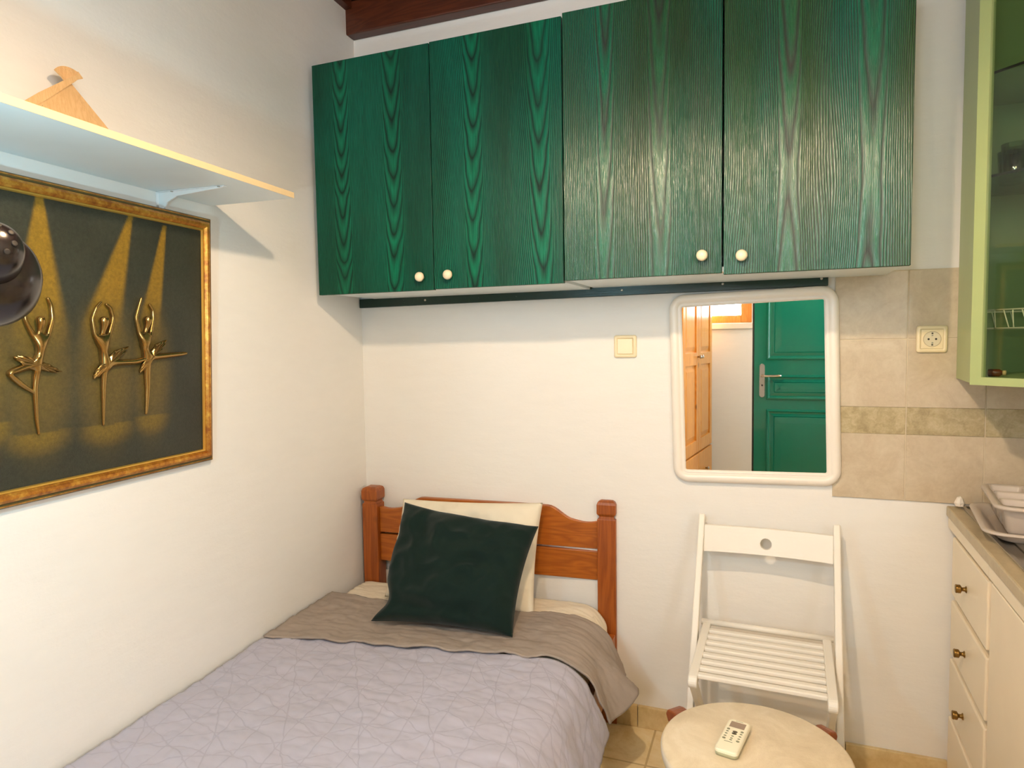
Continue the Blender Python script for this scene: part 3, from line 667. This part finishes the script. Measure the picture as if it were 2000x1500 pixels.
# ------------------------------------------------------------------ pillows
def pillow(name, label, cat, corners, thick, mat, wr, seed, pinch=.06, bulge=1., n=64, tip=0.):
    TL, TR, BR, BL = [Vector(c) for c in corners]; bm = bmesh.new()
    nrm = ((TR-TL).cross(BL-TL)).normalized()*1.0
    if nrm.y > 0: nrm = -nrm
    sides = []
    for sg in (1, -1):
        rows = []
        for j in range(n+1):
            row = []
            for i in range(n+1):
                u, v = i/n, j/n; U, V = 2*u-1, 2*v-1
                # edges curve inwards between the corners
                uu = u-U*pinch*(1-V*V)*abs(U)**3; vv = v-V*pinch*(1-U*U)*abs(V)**3
                p = TL.lerp(TR, uu).lerp(BL.lerp(BR, uu), vv)+(BR-BL).normalized()*(tip*math.exp(-((v-.82)/.11)**2)*(1-u)**3)
                pr = max(0., (1-U**4))*max(0., (1-V**4)); h = thick*.5*pr**.62
                cr = 1-pr
                w = wr*pr**.3*(noise.noise(Vector((u*5, v*2.5, seed)))*1.2+noise.noise(Vector((u*3, v*9, seed+3)))*.9+.7*(1-abs(noise.noise(Vector((u*7+v*3, v*6-u*2, seed+7)))*2)))
                row.append(p+nrm*(sg*h*bulge+(w if sg > 0 else 0)*(1 if pr > 0 else 0)))
            rows.append(row)
        sides.append(rows)
    loft(bm, sides[0], False); loft(bm, [r[::-1] for r in sides[1]], False)
    bmesh.ops.remove_doubles(bm, verts=bm.verts, dist=.0006)
    o = obj(name, bm, mat, None, True); return tag(o, label, cat)
pillow('bed_pillow', 'cream pillow leaning upright against the pine headboard, behind the green cushion', 'pillow',
       [(.232, -.105, .782), (.792, -.100, .806), (.800, -.235, .452), (.228, -.250, .452)], .115, M['cream_sheet'], .014, 2.2, .02)
pillow('velvet_cushion', 'square dark green velvet cushion leaning on the cream pillow', 'cushion',
       [(.330, -.262, .812), (.826, -.250, .764), (.806, -.452, .472), (.330, -.500, .476)], .135, M['velvet'], .015, 5.5, .035, tip=.036)

# ------------------------------------------------------------------ folding chair
def chair():
    t = thing('folding_chair', 'white wooden folding chair with slatted seat against the back wall', 'chair', (1.532, -.012, 0), R(-1.8))
    def rail(x, name, p0, p1, w=.020, h=.036):
        bm = bmesh.new(); bar(bm, (x, *p0), (x, *p1), w, h, (0, 1, .5)); return obj(name, bm, M['white_paint'], t, bevel=.004, seg=3)
    A0, A1 = (-.040, .792), (-.475, .012)
    for x in (-.200, .200):
        r_ = rail(x, 'leg', A1, A0)
    B0, B1 = (-.455, .432), (-.028, .012)
    for x in (-.176, .176): rail(x, 'leg', B0, B1, .018, .032)
    # back board with grip hole
    bm = bmesh.new(); N_ = 24; cx, cz, rr = -.002, .722, .0165; x0, x1, z0, z1 = -.190, .190, .688, .768
    def yy(x, z): return -.060-(.79-z)*.30-.0+.014*(1-(x/.19)**2)
    outer = []; inner = []
    for i in range(N_*4):
        a = 2*math.pi*i/(N_*4)+math.pi/4; c_, s_ = math.cos(a), math.sin(a); k = 1/max(abs(c_), abs(s_))
        ox = max(x0, min(x1, c_*k*.19)); oz = .728+s_*k*.040
        outer.append((ox, oz)); inner.append((cx+c_*rr, cz+s_*rr))
    rows = []
    for f_ in [0, .15, .4, .7, 1]:
        rows.append([(a[0]*(1-f_)+b[0]*f_, a[1]*(1-f_)+b[1]*f_) for a, b in zip(inner, outer)])
    fr = [[(x, yy(x, z)-.0065, z) for x, z in r] for r in rows]; bk = [[(x, yy(x, z)+.0065, z) for x, z in r] for r in rows]
    loft(bm, [bk[0]]+fr+bk[::-1]); bmesh.ops.remove_doubles(bm, verts=bm.verts, dist=.0001)
    obj('backrest', bm, M['white_paint'], t, bevel=.002)
    # seat: two side rails, slats
    zf, zb = .447, .462; yf, yb = -.480, -.150
    for x in (-.172, .172):
        bm = bmesh.new(); bar(bm, (x, yf, zf), (x, yb, zb), .024, .030); lathe(bm, [(.0165, -.0125), (.018, -.010), (.018, .010), (.0165, .0125)], (x, yf, zf-.003), (1, 0, 0), 20)
        obj('seat_side', bm, M['white_paint'], t, bevel=.003)
    for k in range(8):
        y = yf+.012+k*.0385; z = zf+(y-yf)*(zb-zf)/(yb-yf)+.010; bm = bmesh.new(); box(bm, (-.161, y-.0105, z-.007), (.161, y+.0105, z+.006)); obj('seat_slat', bm, M['white_paint'], t, bevel=.004, seg=3)
    bm = bmesh.new(); tube(bm, [(-.19, -.148, .476), (.19, -.148, .476)], .0095, 14); obj('seat_rod', bm, M['white_paint'], t, True)
    bm = bmesh.new(); tube(bm, [(-.19, -.40, .145), (.19, -.40, .145)], .008, 12); obj('stretcher', bm, M['white_paint'], t, True)
    bm = bmesh.new(); tube(bm, [(-.167, -.065, .05), (.167, -.065, .05)], .008, 12); obj('stretcher', bm, M['white_paint'], t, True)
chair()

# ------------------------------------------------------------------ round side table
def table():
    t = thing('side_table', 'small round side table with mottled cream top and brown wooden legs', 'table', (1.508, -.800, 0))
    prof = [(.190, .440), (.199, .443), (.201, .450), (.2015, .462), (.199, .468), (.194, .4705), (.0, .4705)]
    bm = bmesh.new(); lathe(bm, [(0, .440)]+prof, n=96, caps=False)
    for f in bm.faces: f.material_index = 0 if f.calc_center_median().z > .4685 else 1
    obj('tabletop', bm, None, t, True, mats=[M['table_top'], M['table_edge']])
    for k in range(4):
        a = R((52, 138, 232, 318)[k]); d = Vector((math.cos(a), math.sin(a), 0)); s = Vector((-d.y, d.x, 0)); bm = bmesh.new()
        poly = [(.250, .4395), (.266, .436), (.272, .424), (.262, .405), (.17, .395), (.155, .36), (.165, .20), (.19, .02), (.188, 0), (.160, 0), (.155, .05), (.125, .22), (.115, .36), (.06, .405), (.0, .41), (.0, .4395)]
        prism(bm, [d*r_-s*.022+Vector((0, 0, z_)) for r_, z_ in poly], s*.044); obj('leg', bm, M['table_wood'], t, bevel=.005, seg=3)
table()
def remote():
    t = thing('remote_control', 'cream air conditioner remote with small grey screen on the round table', 'remote control', (1.4625, -.787, .4707), R(-11.5))
    L_, W_, H_ = .132, .050, .018
    bm = bmesh.new(); loft(bm, [[(x, y, z) for x, y in rrect(W_-2*i, L_-2*i, .010, 6)] for i, z in ((.004, 0), (.001, .003), (0, .010))], True, True, True); obj('base', bm, M['remote_side'], t, True, bevel=0)
    bm = bmesh.new(); loft(bm, [[(x, y, z) for x, y in rrect(W_-2*i, L_-2*i, .010, 6)] for i, z in ((-.0004, .010), (0, .0145), (.0015, .0172), (.004, .0182))], True, True, True)
    obj('top_cover', bm, M['remote_body'], t, bevel=0)
    obj('screen', BX(((-.0165, .030, .0180), (.0165, .0535, .0187))), M['lcd'], t)
    obj('logo_print', BX(((-.008, .0575, .0181), (.008, .0588, .0185))), M['remote_ink'], t)
    def btn(x, y, rx, ry, m_, h=.0192):
        bm = bmesh.new(); lathe(bm, [(1, .0175), (1, h-.0004), (.8, h), (0, h)], n=16); 
        for v in bm.verts: v.co.x = v.co.x*rx+x; v.co.y = v.co.y*ry+y
        obj('button', bm, m_, t)
    btn(.001, .0135, .0055, .0035, M['remote_dark']); btn(.001, .0055, .0055, .0035, M['remote_dark'])
    for y in (.019, ): btn(-.015, y, .0035, .003, M['remote_ink']); btn(.015, y, .0035, .003, M['remote_ink'])
    for y in (.009, -.001, -.011): btn(-.015, y, .0030, .0016, M['remote_ink']); btn(.015, y, .0030, .0016, M['remote_ink'])
    for y in (-.006, -.015, -.022): btn(0, y, .0030, .0015, M['remote_ink'])
    for x in (-.015, .015): btn(x, -.021, .0038, .0030, M['remote_ink'])
    obj('caption_print', BX(((-.012, -.0315, .0181), (.006, -.0298, .0185))), M['remote_ink'], t)
remote()

# ------------------------------------------------------------------ kitchen base units and worktop
KR = R(-2.2); KO = (2.052, 0, 0)
def brass_knob(parent, x, y, z):
    bm = bmesh.new(); lathe(bm, [(.010, 0), (.009, .003), (.0055, .006), (.0052, .012), (.0100, .015), (.0118, .0165), (.0106, .018), (.0118, .020), (.0106, .022), (.0118, .024), (.0108, .027), (0, .0275)], (x, y, z), (-1, 0, 0), 20)
    return obj('knob', bm, M['brass'], parent, True)
t = thing('drawer_unit', 'cream kitchen drawer unit with brass knobs, in the corner under the worktop', 'cabinet', KO, KR)
obj('cabinet_body', BX(((.004, -.470, .0), (.57, -.014, .8355))), M['cream_paint'], t, bevel=.002)
obj('fascia', BX(((-.017, -.470, .803), (.004, -.014, .8355))), M['cream_paint'], t, bevel=.001)
for z0, z1, kz in ((.622, .790, .697), (.448, .604, .520), (.274, .430, .348), (.090, .256, .175)):
    d = obj('drawer', BX(((-.016, -.462, z0), (.004, -.075, z1))), M['cream_paint'], t, bevel=.004)
    brass_knob(d, -.014, -.255, kz)
t = thing('door_unit', 'cream kitchen cupboard with a plain door, right of the drawer unit', 'cabinet', KO, KR)
obj('cabinet_body', BX(((.004, -.98, .0), (.57, -.473, .8355))), M['cream_paint'], t, bevel=.002); obj('fascia', BX(((-.017, -.981, .803), (.004, -.4715, .8355))), M['cream_paint'], t, bevel=.001)
d = obj('cabinet_door', BX(((-.014, -.972, .09), (.004, -.480, .795))), M['cream_paint'], t, bevel=.004); brass_knob(d, -.014, -.93, .70)
t = thing('door_unit', 'cream kitchen cupboard nearest the camera, mostly outside the frame', 'cabinet', KO, KR)
obj('cabinet_body', BX(((.004, -1.6, .0), (.56, -.983, .8355))), M['cream_paint'], t, bevel=.002); obj('fascia', BX(((-.017, -1.6, .803), (.004, -.9825, .8355))), M['cream_paint'], t, bevel=.001)
d = obj('cabinet_door', BX(((-.014, -1.59, .09), (.004, -.99, .812))), M['cream_paint'], t, bevel=.004); brass_knob(d, -.014, -1.05, .70)
# worktop (continuous) with an inset steel sink
t = thing('worktop', 'grey-green kitchen worktop running along the right wall', 'worktop', KO, KR)
obj('worktop_slab', BX(((-.022, -1.62, .836), (.565, -.0095, .866))), M['worktop'], t, bevel=.004)
t = thing('sink', 'stainless steel sink with grooved drainer set in the worktop', 'sink', KO, KR)
bm = bmesh.new(); box(bm, (.012, -1.15, .8665), (.52, -.02, .8685)); 
for a, b in (((.012, -1.15), (.022, -.02)), ((.51, -1.15), (.52, -.02)), ((.012, -.03), (.52, -.02)), ((.012, -1.15), (.52, -1.14))): box(bm, (a[0], a[1], .8680), (b[0], b[1], .8725))
obj('sink_top', bm, M['steel'], t, bevel=.0015)
for k in range(11):
    x = .050+k*.040; bm = bmesh.new(); box(bm, (x, -.56, .868), (x+.016, -.05, .8725)); obj('drainer_rib', bm, M['steel'], t, bevel=.002)
bm = bmesh.new(); rings = [[(x, y, z) for x, y in rrect(.40-2*i, .42-2*i, .06, 6, .27, -.84)] for i, z in ((-.006, .8695), (0, .870), (.004, .868))]; loft(bm, rings, True, False, True)
obj('basin', bm, M['steel'], t, True)

# dish rack with tray
t = thing('dish_rack', 'translucent grey plastic dish rack with cutlery cells on the drainer', 'dish rack', (2.010, -.447, .8734), R(-8))
def tray(z0, z1, zr, inset, W_=.40, L_=.325, rim=.014, cx=.215, cy=.19, r=.045):
    bm = bmesh.new(); rr = []
    for i, z, q_ in ((inset, z0, .7), (inset-.004, z0+.002, .8), (.012, z1, 1), (.002, zr, 1), (-.010, zr+.001, 1), (-.012, zr-.004, 1), (-.009, zr-.006, 1)):
        rr.append([(x, y, z) for x, y in rrect(W_-2*i, L_-2*i, r*q_, 8, cx, cy)])
    return bm, rr
bm, rr = tray(0, .018, .026, .03); loft(bm, rr, True, True, False); o = obj('drip_tray', bm, M['rack_plastic'], t, True); o.modifiers.new('s', 'SOLIDIFY').thickness = .0018
# upper part: flat rim, three cutlery cells down the left, slotted basket beside them
def cell(bm, x0, x1, y0, y1, zt, zb, tp, r=.012):
    cx, cy, w, l = (x0+x1)/2, (y0+y1)/2, x1-x0, y1-y0
    loft(bm, [[(x, y, z) for x, y in rrect(w-2*i, l-2*i, r, 5, cx, cy)] for i, z in ((0, zt), (.002, zt-.004), (tp, zb+.008), (tp+.004, zb), (tp+.006, zb))], True, False, True)
bm = bmesh.new(); O = [(a, b) for a, b in rrect(.375, .305, .040, 10, .215, .19)]; I = [(a, b) for a, b in rrect(.345, .275, .026, 10, .215, .19)]
loft(bm, [[(x, y, .078) for x, y in O], [(x, y, .086) for x, y in O], [(x, y, .0875) for x, y in I], [(x, y, .084) for x, y in I]]); o = obj('rack_rim', bm, M['rack_plastic'], t, True); o.modifiers.new('s', 'SOLIDIFY').thickness = .002
for k in range(3):
    y0 = .0545+k*.0915; bm = bmesh.new(); cell(bm, .0435, .124, y0, y0+.0885, .0865, .014, .011); o = obj('cutlery_cell', bm, M['rack_plastic'], t, True); o.modifiers.new('s', 'SOLIDIFY').thickness = .0022
bm = bmesh.new(); cell(bm, .127, .387, .0545, .3265, .0865, .020, .016, .02); o = obj('basket', bm, M['rack_plastic'], t, True); o.modifiers.new('s', 'SOLIDIFY').thickness = .0022
for k in range(5):
    x = .165+k*.045; bm = bmesh.new(); loft(bm, [[(x+a, y+b*.14, .054+b) for a, b in rrect(.010, .036, .0048, 5)] for y in (.3125, .3215)], True, True, True); obj('drain_slot', bm, M['dark_hole'], t)
# scrap of sealant / white lump on the wall side
bm = bmesh.new(); lathe(bm, [(.0, 0), (.011, .002), (.013, .012), (.008, .026), (0, .030)], (0, 0, 0), n=9)
for v in bm.verts: v.co += Vector(noise.noise_vector(v.co*90))*.003
o = obj('soap_scrap', bm, M['white_plastic'], None); o.location = (2.055, -.045, .8725); tag(o, 'small white lump of soap beside the dish rack at the tiles', 'soap')

# ------------------------------------------------------------------ corner wall cabinet with glass door
def corner_cabinet():
    t = thing('corner_cabinet', 'mint green corner wall cabinet with a glass door', 'cabinet')
    z0, z1 = 1.247, 2.45; A = Vector((2.046, -.010, 0)); B = Vector((2.020, -.300, 0)); Cc = Vector((2.345, -.625, 0)); D = Vector((2.652, -.625, 0)); E = Vector((2.652, -.010, 0))
    bm = bmesh.new(); w = Vector((.016, 0, 0)); prism(bm, [A+Vector((0, 0, z0)), B+Vector((0, 0, z0)), B+w+Vector((0, .012, z0)), A+w+Vector((0, 0, z0))], (0, 0, z1-z0)); obj('side_panel', bm, M['mint'], t)
    bm = bmesh.new(); prism(bm, [Cc+Vector((0, .0, z0)), D+Vector((0, 0, z0)), D+Vector((0, .016, z0)), Cc+Vector((0, .016, z0))], (0, 0, z1-z0)); obj('side_panel', bm, M['mint'], t)
    for z in (z0, z1-.018):
        bm = bmesh.new(); prism(bm, [p+Vector((0, 0, z)) for p in (A+w, B+w+Vector((0, .01, 0)), Cc+Vector((0, .016, 0)), D+Vector((0, .016, 0)), E)], (0, 0, .018)); obj('top_panel' if z > 2 else 'bottom_panel', bm, M['mint'], t)
    obj('back_panel', BX(((A.x+.018, -.016, z0+.018), (2.650, -.010, z1-.018))), M['mint_inside'], t)
    obj('back_panel', BX(((2.640, -.60, z0+.018), (2.648, -.016, z1-.018))), M['mint_inside'], t)
    d = (Cc-B).normalized(); nrm = Vector((-d.y*-1, -d.x*-1, 0)); nrm = Vector((d.y, -d.x, 0)).normalized()
    if nrm.y > 0: nrm = -nrm
    L_ = (Cc-B).length; fw = .027; bt = .020
    def slab(s0, s1, za, zb, n0, n1): 
        return [B+d*s0+nrm*n0+Vector((0, 0, za)), B+d*s1+nrm*n0+Vector((0, 0, za)), B+d*s1+nrm*n1+Vector((0, 0, za)), B+d*s0+nrm*n1+Vector((0, 0, za))], (0, 0, zb-za)
    dr = bmesh.new()
    for a in ((0, fw, z0, z1), (L_-fw, L_, z0, z1), (fw, L_-fw, z0, z0+bt), (fw, L_-fw, z1-.05, z1)): prism(dr, *slab(*a, .001, .019))
    do = obj('cabinet_door', dr, M['mint'], t)
    bm = bmesh.new(); prism(bm, *slab(fw-.002, L_-fw+.002, z0+bt-.002, z1-.048, .008, .012)); obj('door_glass', bm, M['cab_glass'], do)
    for z in (1.764, 2.015):
        bm = bmesh.new(); prism(bm, [Vector((2.064, -.018, z)), Vector((2.044, -.292, z)), Vector((2.345, -.593, z)), Vector((2.636, -.59, z)), Vector((2.636, -.018, z))], (0, 0, .005)); obj('glass_shelf', bm, M['clear_glass'], t)
        bm = bmesh.new(); prism(bm, [Vector((2.0445, -.293, z-.0004)), Vector((2.345, -.5935, z-.0004)), Vector((2.3444, -.5926, z-.0004)), Vector((2.0441, -.2921, z-.0004))], (0, 0, .0066)); obj('shelf_edge', bm, M['gap_dark'], t)
corner_cabinet()
# wire plate rack in the cabinet
t = thing('wire_rack', 'white wire plate rack inside the mint glass cabinet', 'rack')
bm = bmesh.new(); P_ = [Vector((2.072, -.250)), Vector((2.36, -.53)), Vector((2.60, -.30)), Vector((2.60, -.06)), Vector((2.072, -.06))]
for z, r in ((1.436, .0022), (1.389, .0018)):
    k = [Vector((*p, z)) for p in P_]
    for a, b in zip(k, k[1:]+k[:1]): tube(bm, [a, b], r, 8)
obj('wire_frame', bm, M['wire_white'], t, True)
for i in range(19):
    f = i/19; a = P_[0].lerp(P_[1], f); b = P_[0].lerp(P_[1], min(1, f+(.022 if i % 2 else -.004)+.012)); bm = bmesh.new(); tube(bm, [Vector((*a, 1.436)), Vector((*b, 1.389))], .0015, 6); obj('prong', bm, M['wire_white'], t, True)
for i in range(12):
    f = i/12; a = Vector((2.072, -.06)).lerp(Vector((2.60, -.06)), f); bm = bmesh.new(); tube(bm, [Vector((*a, 1.436)), Vector((*(a+Vector((.01, 0))), 1.389))], .0015, 6); obj('prong', bm, M['wire_white'], t, True)
def tumbler(x, y, z, label, r=.030, h=.085, grp='glasses in the mint cabinet'):
    bm = bmesh.new(); lathe(bm, [(0, 0), (r*.8, 0), (r*.84, .004), (r, h), (r-.002, h), (r*.8-.002, .008), (0, .008)], (x, y, z), n=28, caps=False); o = obj('tumbler', bm, M['clear_glass'], None, True); tag(o, label, 'glass', grp)
tumbler(2.110, -.235, 1.7692, 'clear tumbler nearest the left side of the middle glass shelf')
tumbler(2.125, -.150, 1.7692, 'clear tumbler standing behind the leftmost one on the middle glass shelf')
tumbler(2.185, -.300, 1.7692, 'tall clear tumbler at the photo edge on the middle glass shelf', .030, .13)
bm = bmesh.new(); lathe(bm, [(0, 0), (.010, 0), (.020, .004), (.0235, .009), (.020, .011), (.010, .012), (0, .0125)], (2.1135, -.352+.0, 1.7692), n=20, caps=False)
for v in bm.verts: v.co.x += .0
o = obj('trinket_dish', bm, M['amber'], None, True); o.location = (.016, .008, 0); tag(o, 'tiny amber shell-shaped dish at the front of the glass shelf', 'dish')
t = thing('small_bottle', 'small brown bottle with pale stopper lying on the mint cabinet floor', 'bottle')
ax = Vector((.93, -.36, 0)).normalized(); c0 = Vector((2.058, -.262, 1.2752))
bm = bmesh.new(); lathe(bm, [(0, 0), (.008, 0), (.0098, .002), (.0098, .024), (.006, .029), (.005, .031)], c0, ax, 20); obj('bottle_body', bm, M['brown_glass'], t, True)
bm = bmesh.new(); lathe(bm, [(.006, .031), (.0065, .033), (.0065, .038), (0, .039)], c0, ax, 16); obj('stopper', bm, M['cork'], t, True)

# ------------------------------------------------------------------ pendant lamp (out of frame, lights the room)
t = thing('ceiling_lamp', 'bare warm bulb hanging from the ceiling, outside the frame', 'lamp', (1.27, -1.62, 0))
bm = bmesh.new(); lathe(bm, [(.045, 2.699), (.045, 2.69), (.02, 2.675), (0, 2.674)], n=24); obj('ceiling_rose', bm, M['white_plastic'], t, True)
q = N('shade_fabric'); tr = q.n.new('ShaderNodeBsdfTranslucent'); tr.inputs[0].default_value = (.9, .8, .62, 1); mx = q.n.new('ShaderNodeMixShader'); mx.inputs[0].default_value = .35
q.set(q.b.inputs['Base Color'], C((235, 222, 196))); q.l.new(q.b.outputs[0], mx.inputs[1]); q.l.new(tr.outputs[0], mx.inputs[2]); q.l.new(mx.outputs[0], q.n['Material Output'].inputs[0]); M['shade'] = q.m
bm = bmesh.new(); lathe(bm, [(.135, 2.143), (.115, 2.195), (.07, 2.29), (.022, 2.335)], n=40, caps=False); obj('lamp_shade', bm, M['shade'], t, True).modifiers.new('s', 'SOLIDIFY').thickness = .0015
bm = bmesh.new(); tube(bm, [(0, 0, 2.675), (0, 0, 2.33)], .003, 8); obj('cord', bm, M['white_plastic'], t, True)
bm = bmesh.new(); lathe(bm, [(.016, 2.33), (.018, 2.325), (.018, 2.29), (.014, 2.288)], n=20); obj('lamp_holder', bm, M['white_plastic'], t, True)
bm = bmesh.new(); lathe(bm, [(.013, 2.288), (.02, 2.272), (.029, 2.255), (.030, 2.243), (.022, 2.229), (0, 2.2245)], n=24); obj('bulb', bm, M['bulb'], t, True)

t = thing('globe_lamp', 'white globe lamp hanging near the entrance, behind the camera', 'lamp', (1.85, -2.55, 0))  # added warm source to brighten the lower right, no known lamp here
bm = bmesh.new(); lathe(bm, [(.045, 2.699), (.045, 2.69), (.02, 2.675), (0, 2.674)], n=24); obj('ceiling_rose', bm, M['white_plastic'], t, True)
bm = bmesh.new(); tube(bm, [(0, 0, 2.675), (0, 0, 2.41)], .003, 8); obj('cord', bm, M['white_plastic'], t, True)
M['globe'] = emit('globe', (1, .72, .44), 26)
bm = bmesh.new(); lathe(bm, [(.13*math.sin(math.pi*i/20), 2.28-.13*math.cos(math.pi*i/20)) for i in range(21)], n=32, caps=False); obj('globe_shade', bm, M['globe'], t, True)

# ------------------------------------------------------------------ what the mirror shows: wardrobe and open door
def wardrobe():
    p0 = Vector((1.084, -3.70, 0)); p1 = Vector((.955, -2.70, 0)); d = (p1-p0).normalized(); L_ = (p1-p0).length
    ang = math.atan2(d.y, d.x); t = thing('wardrobe', 'golden pine wardrobe with panelled doors, seen in the mirror', 'wardrobe', p0, ang)
    # local x along the front, local y+ = away from the room
    obj('carcass', BX(((.0, .02, 0), (L_, .52, 2.08))), M['wardrobe_pine'], t, bevel=.003)
    for k in range(2):
        a, b = (.004, L_/2-.002) if k == 0 else (L_/2+.002, L_-.004); bm = bmesh.new(); za, zb = .475, 2.03; sw = .075; mid = 1.17
        for q_ in (((a, 0, za), (a+sw, .02, zb)), ((b-sw, 0, za), (b, .02, zb)), ((a+sw, 0, za), (b-sw, .02, za+.10)), ((a+sw, 0, mid), (b-sw, .02, mid+.10)), ((a+sw, 0, zb-.09), (b-sw, .02, zb))): box(bm, *q_)
        dr = obj('wardrobe_door', bm, M['wardrobe_pine'], t, bevel=.004)
        for z0, z1 in ((za+.10, mid), (mid+.10, zb-.09)):
            bm = bmesh.new(); x0, x1 = a+sw, b-sw
            loft(bm, [[(x0+i, y, z0+i), (x1-i, y, z0+i), (x1-i, y, z1-i), (x0+i, y, z1-i)] for i, y in ((0, .015), (.012, .015), (.045, .004), (.05, .004))], True, False, True); obj('door_panel', bm, M['wardrobe_pine'], dr)
        kx = b-.035 if k == 0 else a+.035
        bm = bmesh.new(); lathe(bm, [(.007, 0), (.006, .012), (.013, .018), (.015, .026), (.01, .033), (0, .035)], (kx, 0, 1.235), (0, -1, 0), 18); obj('knob', bm, M['steel'], dr, True)
    for k in range(2):
        a, b = (.004, L_/2-.002) if k == 0 else (L_/2+.002, L_-.004); dw = obj('drawer', BX(((a, -.002, .10), (b, .02, .462))), M['wardrobe_pine'], t, bevel=.006)
        bm = bmesh.new(); lathe(bm, [(.008, 0), (.007, .012), (.015, .02), (.016, .026), (0, .034)], ((a+b)/2, -.002, .30), (0, -1, 0), 18); obj('knob', bm, M['steel'], dw, True)
    obj('cornice', BX(((-.02, -.02, 2.08), (L_+.02, .52, 2.12))), M['wardrobe_pine'], t, bevel=.006)
wardrobe()
def green_door():
    e = bpy.data.objects.new('door_1', None); COL.objects.link(e); e['kind'] = 'structure'; e['label'] = 'glossy dark green panelled door, seen in the mirror'; e.location = (1.437, -2.93, 0)
    W_ = .86; obj('door_leaf', BX(((0, -.040, .01), (W_, 0, 2.08))), M['door_green'], e, bevel=.003)
    obj('door_edge_seal', BX(((-.012, -.06, .0), (-.001, -.002, 2.10))), M['gap_dark'], e)  # dark strip standing in for the shaded gap beside the leaf
    for z0, z1 in ((.12, .855), (.925, 1.115-.01), (1.215, 1.98)):
        x0, x1 = .085, W_-.085; bm = bmesh.new()
        loft(bm, [[(x0+i, y, z0+i), (x1-i, y, z0+i), (x1-i, y, z1-i), (x0+i, y, z1-i)] for i, y in ((0, -.001), (.004, .010), (.014, .012), (.022, .004), (.030, .002), (.050, .008), (.054, .004), (.058, .008), (.10, .010))], True, False, True)
        obj('door_panel', bm, M['door_green'], e)
    h = bmesh.new(); loft(h, [[(.056+a, y, 1.065+b) for a, b in rrect(.036, .245, .0175, 8)] for y in (.0005, .006, .008)], True, True, True); hp = obj('door_handle', h, M['steel'], e, bevel=.001)
    h = bmesh.new(); tube(h, smooth_path([(.056, .006, 1.10), (.056, .040, 1.10), (.066, .052, 1.10), (.10, .054, 1.10), (.185, .052, 1.102)], 5), .0085, 14); obj('lever', h, M['steel'], hp, True)
    h = bmesh.new(); lathe(h, [(.007, 0), (.007, .002), (0, .0021)], (.056, .008, 1.03), (0, 1, 0), 16); obj('keyhole', h, M['dark_hole'], hp)
green_door()
